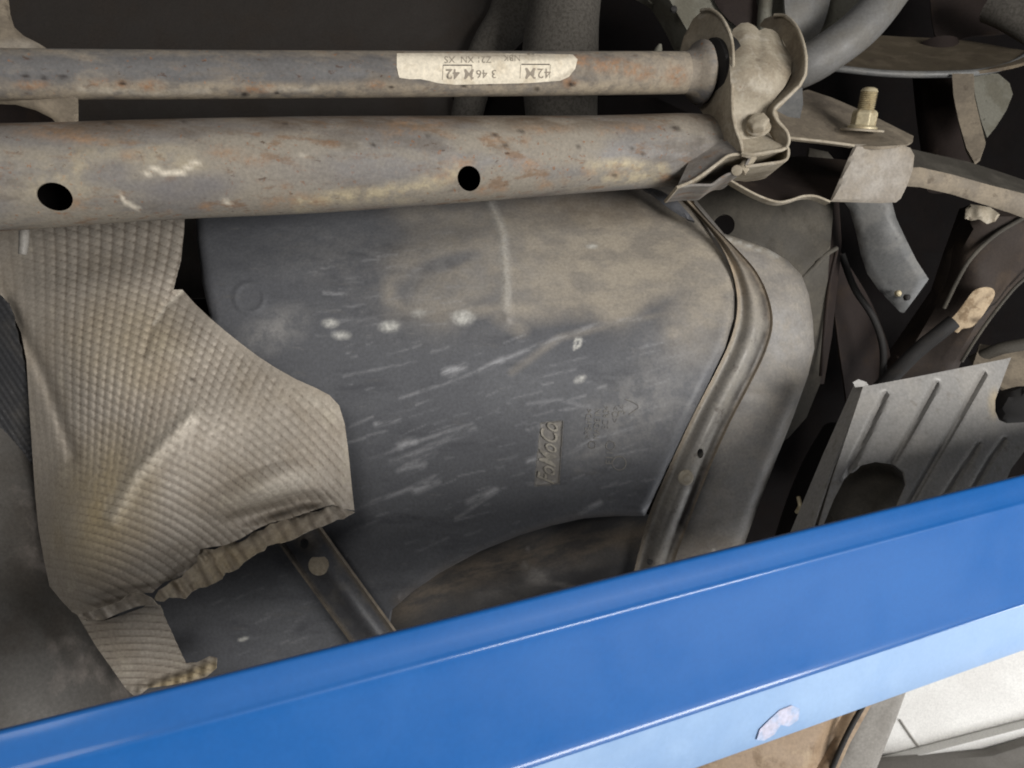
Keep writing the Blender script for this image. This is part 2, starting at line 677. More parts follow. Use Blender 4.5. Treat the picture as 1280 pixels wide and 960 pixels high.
M_darker = material('sooty_steel', rgb(38, 30, 27), [(rgb(56, 46, 38), 20, 0.5, 0.68, 0.6, X3)], rough=0.75, spec=0.25, bumps=((60, 0.3, 0.002),))
M_green = material('dull_knuckle_casting', rgb(104, 102, 92), [(rgb(84, 80, 68), 16, 0.45, 0.62, 0.7, X3), (rgb(54, 52, 44), 60, 0.62, 0.7, 0.7, X3)], rough=0.7, bumps=((60, 0.4, 0.002),))
M_knob = material('rough_rubber_hose', rgb(78, 74, 68), [(rgb(56, 52, 47), 200, 0.45, 0.6, 0.6, X3)], rough=0.85, bumps=((320, 0.7, 0.0016),))
M_spring = material('coil_paint', rgb(106, 105, 103), [(rgb(96, 92, 84), 14, 0.45, 0.65, 0.6, X3)], rough=0.45)
M_arm = material('sooty_arm_paint', rgb(54, 46, 41), [(rgb(74, 63, 53), 20, 0.48, 0.66, 0.6, X3)], rough=0.7, spec=0.3, bumps=((60, 0.3, 0.002),))
M_disc = material('rusty_dust_shield', rgb(84, 74, 58), [(rgb(104, 92, 74), 20, 0.45, 0.62, 0.6, X3), (rgb(66, 52, 40), 30, 0.55, 0.7, 0.6, X3)], rough=0.7)
M_panel = material('ribbed_grey_plate', rgb(134, 132, 129), [(rgb(146, 142, 136), 14, 0.42, 0.64, 0.6, X3), (rgb(104, 96, 86), 50, 0.58, 0.7, 0.4, X3)],
                   [('dark', rgb(74, 68, 62), 60, 0.2), ('pale', rgb(180, 162, 128), 50, 0.3)], rough=0.5, metal=0.15)
M_muffler = material('silencer_metal', rgb(104, 101, 97), [(rgb(82, 75, 67), 5, 0.38, 0.66, 0.7, X3), (rgb(66, 56, 47), 7, 0.52, 0.76, 0.6, X3), (rgb(160, 150, 142), 8, 0.56, 0.7, 0.5, X3)], rough=0.5, metal=0.3)
M_label = material('worn_paper_label', rgb(222, 212, 192), [(rgb(196, 182, 158), 40, 0.5, 0.66, 0.6, X3)], [('dark', rgb(120, 108, 96), 60, 0.3)], rough=0.8)
M_ink = material('faded_ink', rgb(146, 136, 122), rough=0.8)
M_inkd = material('dark_ink', rgb(78, 70, 62), rough=0.8)
M_blue = material('blue_gloss_paint', rgb(17, 88, 158), [(rgb(20, 94, 165), 5, 0.4, 0.7, 0.6, X3)],
                  [('dark', rgb(24, 76, 146), 30, 0.2)], rough=0.42, bumps=((30, 0.05, 0.001),), coat=0.5, spec=0.4, fine=0.05)
M_blue.node_tree.nodes['Principled BSDF'].inputs['Coat Roughness'].default_value = 0.13
M_bluep = material('lit_blue_flange', rgb(138, 168, 206), [(rgb(152, 180, 214), 8, 0.42, 0.64, 0.7, X3), (rgb(128, 162, 206), 12, 0.55, 0.75, 0.4, X3)],
                   [('pale', rgb(222, 214, 222), 90, 0.15), ('dark', rgb(112, 132, 158), 90, 0.5)], rough=0.55, fine=0.04)  # beam blue made paler: strong light on the flange put into the colour
M_wall = material('white_wall_paint', rgb(222, 220, 215), [(rgb(206, 203, 198), 3, 0.42, 0.66, 0.5, X3)], rough=0.8)
M_sill = material('tan_sill_dirt', rgb(150, 128, 104), [(rgb(112, 92, 72), 14, 0.48, 0.64, 0.8, X3), (rgb(176, 158, 134), 30, 0.55, 0.7, 0.6, X3)], rough=0.6)
M_post = material('grey_post_paint', rgb(140, 136, 130), [(rgb(116, 112, 106), 20, 0.5, 0.7, 0.5, X3)], rough=0.55)
M_floor = material('workshop_concrete', rgb(120, 116, 110), [(rgb(92, 88, 82), 3, 0.45, 0.65, 0.6, X3)], rough=0.8)


def thing(name, label, cat, at, group=None):
    o = bpy.data.objects.new(name, None)
    o.empty_display_size = 0.05
    COL.objects.link(o)
    o['label'] = label
    o['category'] = cat
    if group:
        o['group'] = group
    o.location = P(*at)
    return o


def tag(o, label, cat, group=None):
    o['label'] = label
    o['category'] = cat
    if group:
        o['group'] = group
    return o


# ================================================================ THE SETTING
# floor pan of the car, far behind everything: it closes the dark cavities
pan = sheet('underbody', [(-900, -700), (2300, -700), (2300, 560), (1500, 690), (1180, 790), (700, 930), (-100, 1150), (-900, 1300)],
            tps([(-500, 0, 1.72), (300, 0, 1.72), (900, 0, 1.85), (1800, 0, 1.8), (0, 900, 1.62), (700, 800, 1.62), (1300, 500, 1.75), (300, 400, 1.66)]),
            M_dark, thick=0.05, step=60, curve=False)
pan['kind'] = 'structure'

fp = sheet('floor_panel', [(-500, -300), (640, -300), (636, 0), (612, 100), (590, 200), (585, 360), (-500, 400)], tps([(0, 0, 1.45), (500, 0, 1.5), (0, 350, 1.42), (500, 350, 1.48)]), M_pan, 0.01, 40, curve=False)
fp['kind'] = 'structure'

# workshop beyond the lift
wall = bpy.data.objects.new('wall', None)
COL.objects.link(wall)
wall['kind'] = 'structure'
wall.location = P(1200, 900, 2.9)
sheet('wall_face', [(900, 770), (1560, 610), (1560, 1400), (900, 1400)], const(2.9), M_wall, 0.08, 60, wall, curve=False)
tube('crack', [(1125, 900, 2.893), (1142, 925, 2.893), (1156, 942, 2.893), (1168, 952, 2.893)], 0.004, M_post, wall, 6)
sheet('ledge', [(1080, 962), (1300, 905), (1500, 852), (1500, 880), (1300, 930), (1080, 985)], const(2.84), M_wall, 0.05, 20, wall, curve=False)
fl = sheet('floor', [(700, 985), (1240, 945), (1700, 800), (1700, 1500), (700, 1500)], tps([(1000, 980, 2.8), (1400, 900, 2.8), (1000, 1400, 1.9), (1500, 1400, 1.9)]), M_floor, 0.05, 60, curve=False)
fl['kind'] = 'structure'

# ================================================================ BACKGROUND PARTS OF THE CAR
# hanging rubber hoses between the floor pan and the stabiliser
h1 = tube('rubber_hose', [(712, -40, 1.36), (704, 20, 1.36), (700, 80, 1.36), (702, 150, 1.38), (706, 240, 1.42)], [0.062, 0.064, 0.068, 0.064, 0.06], M_knob, None, 28, sub=8)
tag(h1, 'thick dark textured rubber hose running straight up behind the label on the upper bar', 'hose', 'rubber hoses behind the bars')
h2 = tube('rubber_hose', [(655, -40, 1.50), (640, 20, 1.50), (612, 60, 1.48), (592, 110, 1.48), (580, 170, 1.5), (578, 240, 1.5)], [0.05, 0.046, 0.036, 0.032, 0.03, 0.03], M_knob, None, 24, sub=8)
tag(h2, 'thinner curved rubber hose bending down-left beside the thick straight hose', 'hose', 'rubber hoses behind the bars')
pb = sheet('cable_tray', [(300, 118), (820, 122), (880, 150), (860, 190), (300, 190)], const(1.5), M_dark, 0.01, 20, curve=False)
tag(pb, 'long dark tray strip seen in the gap between the two bars', 'tray')

# knuckle casting behind the clamp
kn = thing('knuckle_casting', 'dull grey-green casting behind the clamp at the top edge', 'casting', (920, 60, 1.3))
sheet('body', [(800, -40), (822, -5), (840, 25), (852, 50), (868, 75), (900, 100), (960, 110), (1010, 100), (1050, 60), (1085, 10), (1100, -40)],
      tps([(830, 0, 1.26), (900, 40, 1.3), (960, 0, 1.36), (1040, 0, 1.28), (1050, 60, 1.3), (900, 100, 1.3)]), M_green, 0.05, 9, kn, rnd=0.03, rnd_px=18)
sheet('dark_web', [(885, -40), (895, 5), (925, 35), (950, 30), (945, -5), (950, -40)], const(1.292), M_darker, 0.01, 8, kn, rnd=0.004, rnd_px=5)
tube('rib', [(968, -40, 1.28), (958, 0, 1.28), (955, 40, 1.28)], 0.012, M_green, kn, 10)
sheet('boss', [(985, -40), (1040, -40), (1038, 0), (1025, 40), (1005, 55), (985, 40)], tps([(985, -40, 1.262), (1012, 0, 1.245), (1040, 0, 1.262), (1010, 50, 1.258)]), M_spring, 0.008, 6, kn)
revolve('pit', P(842, 12, 1.255), (0, -1, 0), [(0, 0.006), (0.004, 0.005), (0.005, 0.002)], M_rubber, kn, 12)

cs = tube('coil_spring', [(1150, -70, 1.22), (1112, -10, 1.21), (1078, 32, 1.2), (1040, 62, 1.2), (1005, 83, 1.21), (960, 98, 1.24), (930, 104, 1.28)], 0.031, M_spring, None, 28, sub=8)
tag(cs, 'thick blue-grey coil spring turn rising to the top edge behind the clamp', 'spring')

dsh = thing('spring_seat', 'brown flat disc with a grey rolled rim beside the coil spring', 'spring seat', (1160, 70, 1.5))
sheet('disc', [(985, 60), (1060, 44), (1130, 46), (1200, 50), (1262, 60), (1290, 66), (1280, 78), (1225, 88), (1150, 90), (1070, 86), (1010, 80)],
      tps([(1000, 60, 1.5), (1280, 60, 1.5), (1150, 45, 1.62), (1150, 92, 1.42)]), M_disc, 0.006, 9, dsh)
tube('rim', [(985, 78, 1.44), (1050, 86, 1.42), (1110, 92, 1.41), (1170, 93, 1.41), (1225, 90, 1.42), (1262, 81, 1.44), (1288, 66, 1.48)], 0.0062, M_blade, dsh, 12, sub=8)
sheet('hub', [(1165, -30), (1200, -40), (1290, -40), (1290, 30), (1262, 40), (1215, 45), (1172, 52)], tps([(1165, 0, 1.62), (1290, 0, 1.55), (1200, 50, 1.6)]), M_darker, 0.008, 10, dsh)
tube('pin', [(1238, 8, 1.5), (1262, 18, 1.48), (1300, 40, 1.46)], 0.03, M_knob, dsh, 14)

st = sheet('curved_strip', [(1190, 92), (1217, 92), (1218, 120), (1225, 150), (1232, 178), (1226, 196), (1218, 203), (1208, 185), (1198, 150), (1192, 120)],
           tps([(1190, 92, 1.40), (1218, 92, 1.38), (1215, 203, 1.36), (1232, 178, 1.36), (1195, 150, 1.39)]), M_bracket, 0.012, 6, curve=False)
tag(st, 'pointed brown-grey metal strip hanging below the rolled disc rim', 'strip')
lf = sheet('shield_tab', [(1216, 92), (1248, 92), (1262, 104), (1266, 118), (1258, 138), (1244, 160), (1234, 172), (1226, 150), (1219, 120)], tps([(1216, 92, 1.44), (1266, 110, 1.46), (1234, 172, 1.43)]), M_green, 0.004, 6, curve=False)
tag(lf, 'leaf-shaped dull green metal tab right of the pointed strip', 'tab')
tg = tube('control_rod', [(1168, 60, 1.6), (1176, 140, 1.58), (1190, 230, 1.55)], 0.045, M_darker, None, 20)
tag(tg, 'dark brown rod in shadow left of the pointed strip', 'rod')

# chassis rail with its hole
ch = thing('chassis_rail', 'brown-grey chassis rail with a round black hole, behind the tank corner', 'chassis rail', (960, 300, 1.27))
cp = sheet('web', [(835, 195), (1040, 205), (1042, 260), (1036, 330), (1030, 420), (1025, 480), (1008, 522), (985, 548), (940, 570), (850, 580), (850, 300)],
           tps([(840, 200, 1.30), (1040, 200, 1.27), (1036, 330, 1.27), (1020, 480, 1.30), (900, 400, 1.27), (900, 620, 1.36), (960, 270, 1.25)]), M_chassis, 0.006, 12, ch, curve=False,
           holes=[[(905 + 13.5 * math.cos(a), 281 + 13.5 * math.sin(a)) for a in np.linspace(0, 2 * math.pi, 24, endpoint=False)]], relief=lambda a: 0.008 * np.exp(-(line_dist(a, [(985, 352), (1012, 330), (1045, 305)]) / 6) ** 2) * -1)
sheet('side_web', [(1040, 205), (1048, 240), (1052, 300), (1050, 330), (1040, 420), (1030, 480), (1022, 480), (1030, 420), (1036, 330), (1038, 260)], tps([(1040, 205, 1.275), (1050, 330, 1.33), (1030, 480, 1.34), (1036, 300, 1.275)]), M_darker, 0.004, 10, ch, curve=False)
tube('weld_seam', [(990, 360, 1.262), (1015, 336, 1.262), (1030, 320, 1.262), (1046, 310, 1.265)], 0.004, M_chassis, ch, 10)
tube('seam', [(1046, 312, 1.272), (1036, 360, 1.272), (1030, 420, 1.275), (1026, 470, 1.28)], 0.003, M_darker, ch, 10)

# lateral arm (dark, diagonal) with label and hose
ar = thing('trailing_arm', 'dark sooty pressed arm running diagonally down from the right edge, pale label scraps on it', 'suspension arm', (1200, 350, 1.4))
sheet('body', [(1215, 255), (1300, 270), (1300, 330), (1278, 352), (1240, 395), (1205, 445), (1180, 500), (1100, 500), (1105, 465), (1140, 415), (1178, 360), (1195, 310)],
      tps([(1215, 255, 1.38), (1300, 270, 1.36), (1300, 330, 1.40), (1240, 400, 1.40), (1180, 500, 1.48), (1105, 465, 1.48), (1165, 360, 1.44), (1220, 340, 1.36)]), M_arm, 0.04, 9, ar, rnd=0.02, rnd_px=12, curve=False)
tube('flange_lip', [(1300, 262, 1.355), (1262, 282, 1.355), (1236, 300, 1.352), (1212, 325, 1.352), (1196, 352, 1.36), (1180, 385, 1.385)], 0.0038, M_chassis, ar, 8, sub=6)
tube('flange_edge', [(1300, 335, 1.37), (1272, 356, 1.37), (1245, 388, 1.38), (1222, 420, 1.39), (1202, 452, 1.41)], 0.0032, M_chassis, ar, 8, sub=6)
M_scrap = material('tan_label_scrap', rgb(172, 152, 124), [(rgb(120, 100, 76), 60, 0.46, 0.62, 0.8, X3)], [('dark', rgb(74, 60, 46), 60, 0.3)], rough=0.7)
lb = sheet('label_scrap', [(1186, 404), (1196, 391), (1206, 378), (1217, 364), (1230, 359), (1241, 361), (1243, 370), (1234, 386), (1224, 400), (1214, 409), (1203, 411), (1196, 416)],
           tps([(1185, 403, 1.372), (1222, 362, 1.34), (1246, 361, 1.345), (1198, 420, 1.38)]), M_scrap, 0.003, 3, ar, rnd=0.002, rnd_px=4)
paint(lb, dark=lambda a: blob(a, 1222, 400, 9, 4) + stroke(a, [(1188, 405), (1240, 365)], 2) * 0.4)
lb2 = sheet('label_scrap', [(1207, 262), (1213, 255), (1226, 257), (1238, 259), (1250, 268), (1244, 277), (1234, 280), (1224, 274), (1214, 276), (1206, 273)], const(1.335), M_clamp, 0.006, 3, ar, rnd=0.006, rnd_px=6, curve=False, relief=lambda a: 0.004 * np.sin(a[:, 0] / 4.0))
hs = tube('brake_hose', [(1085, 500, 1.40), (1115, 470, 1.37), (1145, 440, 1.36), (1172, 418, 1.352), (1192, 402, 1.345)], 0.0135, M_rubber, None, 18)
tag(hs, 'black brake hose lying along the sooty arm below the pale label scrap', 'hose')

cl = sheet('support_leg', [(1046, 240), (1062, 262), (1070, 290), (1076, 318), (1084, 342), (1098, 362), (1125, 390), (1130, 391), (1146, 370), (1161, 349), (1146, 326), (1133, 300), (1120, 272), (1112, 240)],
           tps([(1050, 245, 1.22), (1112, 245, 1.2), (1084, 342, 1.27), (1150, 340, 1.25), (1127, 390, 1.30), (1105, 300, 1.215)]), M_blade, 0.010, 6, None, curve=False, rnd=0.006, rnd_px=6)
lg = thing('grey_stay', 'curved blue-grey metal stay hanging below the box bracket', 'stay', (1105, 300, 1.22))
cl.name = 'blade'
cl.parent = lg
for k, (x, y) in enumerate([(1121, 367), (1132, 372)]):
    revolve('clip_pin', P(x, y, 1.268), (0.2, -1, 0), [(0, 0.0052), (0.006, 0.005), (0.008, 0.003)], M_bolt if k == 0 else M_rubber, lg, 10)

ia = sheet('inner_strut', [(1036, 300), (1060, 330), (1090, 380), (1112, 440), (1120, 520), (1100, 600), (1060, 620), (1060, 520), (1048, 430), (1040, 360)],
           tps([(1036, 300, 1.42), (1112, 440, 1.5), (1060, 620, 1.5), (1048, 430, 1.44)]), M_darker, 0.004, 9, None)
tag(ia, 'barely lit dark strut standing in the gap between the chassis rail and the sooty arm', 'strut')
wh = tube('wiring_harness', [(1052, 318, 1.36), (1068, 360, 1.36), (1092, 398, 1.37), (1104, 440, 1.38), (1100, 500, 1.40)], 0.006, M_rubber, None, 12, sub=8)
tag(wh, 'thin black wiring harness curving down in the dark left of the grey stay', 'cable')
# wishbone arm leaving the bracket to the right
wb = thing('lateral_link', 'channel-section link leaving the bracket to the right edge, dark top and pale lower flange', 'link', (1210, 220, 1.2))
sheet('top_face', [(1120, 182), (1165, 192), (1210, 202), (1260, 218), (1300, 232), (1300, 252), (1240, 237), (1190, 222), (1150, 213), (1120, 213)], tps([(1120, 182, 1.26), (1300, 232, 1.3), (1130, 213, 1.2), (1300, 252, 1.22)]), M_chassis, 0.004, 7, wb, curve=False)
sheet('front_flange', [(1120, 211), (1150, 209), (1190, 218), (1240, 232), (1300, 247), (1300, 280), (1262, 266), (1240, 259), (1190, 243), (1150, 234), (1120, 232)], tps([(1120, 211, 1.19), (1300, 252, 1.205), (1130, 232, 1.20), (1300, 280, 1.22)]), M_bracket, 0.005, 7, wb, rnd=0.004, rnd_px=4, curve=False)
bs_ = thing('rear_link_bracket', 'small dirty bracket pieces at the right edge above the ribbed plate', 'bracket', (1250, 450, 1.5))
sheet('plate', [(1225, 430), (1300, 440), (1300, 500), (1262, 490), (1215, 460)], tps([(1225, 430, 1.5), (1300, 500, 1.42), (1300, 440, 1.5)]), M_bracket, 0.006, 8, bs_, curve=False)
tube('stem', [(1215, 452, 1.5), (1250, 436, 1.47), (1300, 428, 1.45)], 0.012, M_chassis, bs_, 12)
sheet('pad', [(1262, 490), (1300, 485), (1300, 530), (1250, 530), (1248, 505)], const(1.30), M_rubber, 0.03, 8, bs_, rnd=0.01, rnd_px=8)

# ================================================================ RIBBED PLATE
grooves = [[(1106, 494), (1085, 540), (1057, 600)], [(1170, 480), (1145, 528), (1112, 585)], [(1229, 468), (1195, 530), (1136, 632)], [(1224, 556), (1205, 585), (1180, 622)], [(1256, 550), (1238, 575), (1214, 616)]]


def groove_rel(a):
    r = np.zeros(len(a))
    for g in grooves:
        r += 0.0075 * np.exp(-(line_dist(a, g) / 3.6) ** 2)
    return r


rp = thing('ribbed_plate', 'light grey pressed plate with slanted grooves and a notch, above the blue beam at right', 'ribbed plate', (1160, 560, 0.98))
rpd = tps([(1082, 480, 1.02), (1262, 448, 1.06), (1140, 620, 0.98), (1030, 680, 0.99), (1290, 560, 1.05)])
pl = sheet('plate', [(1080, 480), (1086, 482), (1150, 470), (1264, 447), (1258, 462), (1244, 500), (1244, 514), (1249, 525), (1258, 529), (1300, 527), (1300, 548), (1282, 562), (1264, 586), (1258, 600), (1240, 680), (1010, 740), (1020, 680), (1042, 625), (1056, 598), (1072, 583), (1095, 577), (1118, 581), (1130, 590), (1133, 606), (1126, 622), (1118, 640), (1105, 668), (1050, 700), (1050, 720), (1003, 720), (1045, 560)][:-3] + [(1005, 720), (1040, 600)],
           rpd, M_panel, 0.003, 3.2, rp, curve=False, relief=groove_rel)
paint(pl, dark=lambda a: np.clip(sum(np.exp(-(line_dist(a, g) / 3.0) ** 2) for g in grooves), 0, 1) * 0.35, pale=lambda a: blob(a, 1243, 505, 7, 16) * 0.7)
rpf = sheet('side_flange', [(1070, 475), (1083, 479), (1066, 520), (1040, 585), (1015, 660), (985, 740), (955, 740), (990, 660), (1030, 565)], tps([(1070, 475, 1.045), (1083, 479, 1.02), (990, 660, 1.03), (1020, 660, 0.988)]), M_panel, 0.003, 5, rp, curve=False)
sheet('corner_tab', [(1066, 478), (1073, 474), (1084, 478), (1080, 483), (1069, 484)], const(1.015), M_panel, 0.003, 4, rp, curve=False)
cn = thing('canister', 'dark round canister end showing in the cutout of the ribbed plate', 'canister', (1088, 620, 1.06))
sheet('end_cap', [(1088 + 58 * math.cos(a), 632 + 56 * math.sin(a)) for a in np.linspace(0, 2 * math.pi, 26, endpoint=False)], tps([(1088, 640, 1.02), (1088, 590, 1.06), (1040, 640, 1.045), (1140, 640, 1.05), (1088, 690, 1.04)]), M_chassis, 0.05, 6, cn, rnd=0.012, rnd_px=10)
pp = tube('drain_pipe', [(1050, 545, 1.26), (1025, 590, 1.22), (1005, 640, 1.2), (980, 720, 1.2)], 0.03, M_dark, None, 20)
tag(pp, 'dark stubby drain pipe in shadow between the tank end and the ribbed plate', 'pipe')
fb = tube('pale_stud', [(998, 622, 1.1), (1000, 632, 1.09), (996, 640, 1.1)], 0.003, M_bolt, rp, 8)

# ================================================================ FUEL TANK
tank = thing('fuel_tank', 'black plastic fuel tank with dusty rounded top and moulded lettering', 'fuel tank', (600, 500, 1.1))
tk_d = tps([(240, 240, 1.24), (600, 235, 1.23), (860, 240, 1.23), (250, 300, 1.165), (600, 290, 1.16), (870, 290, 1.17),
            (260, 350, 1.13), (600, 345, 1.122), (900, 350, 1.125), (300, 400, 1.11), (600, 400, 1.10), (900, 400, 1.105),
            (450, 500, 1.095), (600, 560, 1.09), (800, 540, 1.09), (430, 640, 1.095), (620, 660, 1.09), (790, 640, 1.09), (480, 740, 1.10), (250, 820, 1.12), (200, 600, 1.16), (400, 840, 1.12)])


def tank_rel(a):
    x, y = a[:, 0], a[:, 1]
    r = -0.0030 * np.exp(-(line_dist(a, [(612, 250), (628, 290), (634, 350), (634, 398)]) / 5.5) ** 2)
    # moulded recess for the logo
    rec = inside(a, np.array([(676, 529), (703, 526), (699, 605), (668, 608)])).astype(float)
    r += 0.0022 * rec
    # shallow round dimple
    dm = np.hypot(x - 312, (y - 372))
    r += -0.0016 * np.exp(-((dm - 18) / 3) ** 2)
    r += 0.0015 * np.sin(x / 61 + 1.0) * np.sin(y / 47)
    return r


tk_out = [(244, 215), (840, 212), (862, 240), (880, 270), (900, 305), (914, 338), (919, 365), (917, 398), (906, 436), (884, 482), (856, 538), (828, 598), (806, 645),
          (770, 645), (730, 648), (690, 657), (650, 669), (600, 689), (550, 716), (515, 740), (488, 764), (480, 800), (470, 850), (200, 920), (130, 800), (180, 620), (235, 470), (262, 395), (252, 350), (246, 300)]
tb = sheet('body', tk_out, tk_d, M_tank, 0.10, 2.5, tank, curve=False, rnd=0.014, rnd_px=13, relief=tank_rel, smooth=50,
           edge_ok=lambda a: np.where((a[:, 1] > 650) & (a[:, 0] < 500), 0.0, 1.0))
strokes = [([(500, 498), (560, 478), (600, 463)], 1.6, .45), ([(600, 463), (628, 450)], 3.2, .85), ([(628, 450), (690, 425), (740, 408), (800, 397)], 2.4, .55), ([(556, 465), (580, 458)], 4, .9),
           ([(470, 530), (500, 524)], 3, .8), ([(430, 470), (520, 452)], 1.5, .4), ([(432, 640), (520, 608), (545, 596)], 2.2, .7), ([(520, 612), (545, 600)], 5, .9),
           ([(500, 558), (518, 552)], 4.5, .9), ([(460, 575), (520, 552), (590, 530)], 2.0, .5), ([(490, 578), (530, 562), (592, 536)], 3.5, .5), ([(505, 582), (545, 565)], 2.2, .6), ([(498, 588), (532, 580)], 2.6, .6), ([(585, 628), (620, 612)], 3.2, .85), ([(592, 622), (612, 616)], 2, .8), ([(570, 648), (620, 615)], 2, .5),
           ([(725, 640), (750, 628)], 3, .8), ([(805, 636), (815, 632)], 4, .8), ([(690, 560), (660, 578)], 2, .4), ([(700, 575), (740, 550), (790, 535)], 2.2, .5), ([(740, 510), (700, 500), (660, 505)], 2, .35),
           ([(420, 402), (470, 398)], 2, .4), ([(405, 366), (432, 368)], 2, .6), ([(415, 415), (425, 420)], 3, .5), ([(540, 440), (560, 434)], 2, .4), ([(300, 745), (330, 735)], 1.5, .3), ([(520, 690), (560, 672)], 1.4, .3), ([(660, 605), (695, 602)], 1.4, .7), ([(662, 577), (670, 574)], 3.5, .8)]
rs = random.Random(9)
for _ in range(140):
    x, y = rs.uniform(430, 820), rs.uniform(420, 680)
    l = rs.uniform(4, 60) * rs.random() + 4
    strokes.append(([(x, y), (x + l, y - l * rs.uniform(.2, .45))], rs.uniform(0.7, 1.6), rs.uniform(.15, .45)))
for _ in range(45):
    x, y = rs.uniform(225, 430), rs.uniform(690, 820)
    l = rs.uniform(4, 20)
    strokes.append(([(x, y), (x + l, y - l * 0.42)], 1.0, rs.uniform(.1, .35)))
for _ in range(40):
    x, y = rs.uniform(380, 560), rs.uniform(285, 420)
    l = rs.uniform(6, 30)
    strokes.append(([(x, y), (x + l, y - l * 0.1)], 1.1, rs.uniform(.15, .4)))


def f_scuff(a):
    v = np.zeros(len(a))
    for s, w, i in strokes:
        v = np.maximum(v, stroke(a, s, w, 0.8) * i * 0.72)
    return v


def f_dust(a):
    x, y = a[:, 0], a[:, 1]
    edge = 388 + 14 * np.sin(x / 37.0) + 9 * np.sin(x / 17.0) - 0.03 * (x - 600)
    left = 1 / (1 + np.exp(-(x - 500 - 14 * np.sin(y / 11.0)) / 9.0))
    band = left / (1 + np.exp((y - edge) / 7.0))
    v = band * (0.55 + 0.35 / (1 + np.exp(-(x - 640) / 40.0)))
    hole = blob(a, 545, 332, 26, 9, -8, .5) + blob(a, 505, 352, 20, 12, 0, .6) * 0.8 + blob(a, 575, 322, 24, 6, -14, .6)
    v *= 1 - np.clip(hole, 0, 1) * 0.8
    v = np.maximum(v, stroke(a, [(505, 343), (488, 352), (487, 374), (505, 386), (560, 386), (630, 386)], 8, .98) * .6)
    v = np.maximum(v, stroke(a, [(612, 250), (628, 290), (633, 350), (632, 385)], 6.5, .95) * .95)
    v = np.maximum(v, stroke(a, [(625, 395), (650, 408)], 9, .98) * .6)
    v = np.maximum(v, stroke(a, [(640, 385), (760, 375), (860, 350), (905, 345)], 16, .9) * .8)
    v = np.maximum(v, stroke(a, [(640, 465), (700, 422), (800, 398), (900, 380)], 4, .9) * .35)
    v = np.maximum(v, blob(a, 880, 380, 40, 60, 20, .6) * .75)
    v = np.maximum(v, blob(a, 842, 415, 14, 10, 0, .6) * .8)
    v = np.maximum(v, stroke(a, [(905, 300), (914, 340), (912, 395), (905, 425)], 10, .9) * .6)
    v *= 1 - 0.55 * np.clip((275 - y) / 30.0, 0, 1)
    v = np.maximum(v, inside(a, np.array([(676, 529), (703, 526), (699, 605), (668, 608)])) * .4)
    return v


def f_haze(a):
    v = blob(a, 800, 510, 70, 36, -35, .8) * .8
    v = np.maximum(v, blob(a, 345, 412, 34, 18, -25, .9) * .9)
    v = np.maximum(v, blob(a, 560, 340, 110, 60, 0, .8) * .5)
    v = np.maximum(v, blob(a, 840, 440, 50, 40, -30, .9) * .6)
    v = np.maximum(v, stroke(a, [(720, 580), (770, 545), (830, 520), (860, 505)], 7, .9) * .6)
    v = np.maximum(v, stroke(a, [(395, 345), (385, 320), (410, 300)], 3, .9) * .4)
    v = np.maximum(v, blob(a, 440, 320, 80, 30, 0, .9) * .4)
    return v


paint(tb, dust=f_dust, haze=f_haze, scuff=f_scuff,
      pale=lambda a: stroke(a, [(614, 255), (628, 290), (633, 350), (632, 385)], 4.5, .95) * .4 + blob(a, 579, 397, 12, 8) * .9 + blob(a, 487, 408, 11, 6, -5) * .85 + blob(a, 427, 419, 10, 5) * .7 + blob(a, 413, 404, 9, 5) * .8 + blob(a, 725, 474, 7, 4, -25) * .7 + stroke(a, [(718, 436), (720, 424), (726, 424), (725, 432), (719, 435)], 1.6) * .9 + blob(a, 740, 308, 6, 2.4) * .8 + blob(a, 304, 799, 6, 2.0, -15) * .9 + blob(a, 523, 392, 8, 5) * .4,
      brown=lambda a: stroke(a, [(500, 752), (560, 712), (640, 676), (720, 652), (790, 648)], 8, .9) * .5 + blob(a, 750, 255, 110, 25) * .6)

# recess under the front part of the tank
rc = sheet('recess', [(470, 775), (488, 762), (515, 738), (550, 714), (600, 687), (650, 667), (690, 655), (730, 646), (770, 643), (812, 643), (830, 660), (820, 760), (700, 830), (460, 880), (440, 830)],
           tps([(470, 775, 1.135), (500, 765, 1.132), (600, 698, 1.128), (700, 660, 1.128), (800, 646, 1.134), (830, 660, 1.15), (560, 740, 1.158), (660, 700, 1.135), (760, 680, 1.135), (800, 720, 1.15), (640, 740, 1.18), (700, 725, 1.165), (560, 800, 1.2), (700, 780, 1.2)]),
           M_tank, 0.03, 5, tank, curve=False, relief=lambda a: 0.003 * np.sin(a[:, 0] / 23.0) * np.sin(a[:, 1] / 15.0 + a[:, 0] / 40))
M_recess = material('shaded_tank_plastic', rgb(38, 37, 38), [(rgb(58, 55, 52), 14, 0.45, 0.66, 0.6, X3)], [('brown', rgb(92, 82, 70), 40, 0.8, (0.5, 1, 1.5), 15), ('haze', rgb(104, 100, 96), 30, 0.6), ('scuff', rgb(150, 146, 140), 60, 0.5)], rough=0.6)  # darkened tank plastic: the shade of the recess put into the colour
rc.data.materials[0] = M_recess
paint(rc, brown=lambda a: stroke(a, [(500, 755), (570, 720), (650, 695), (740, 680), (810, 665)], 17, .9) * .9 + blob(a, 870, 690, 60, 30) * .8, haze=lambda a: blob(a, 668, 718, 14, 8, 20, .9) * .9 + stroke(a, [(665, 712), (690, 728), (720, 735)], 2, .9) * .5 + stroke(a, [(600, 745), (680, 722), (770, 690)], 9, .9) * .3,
      scuff=lambda a: blob(a, 656, 706, 5, 2) * .8 + blob(a, 660, 688, 4, 2) * .6)

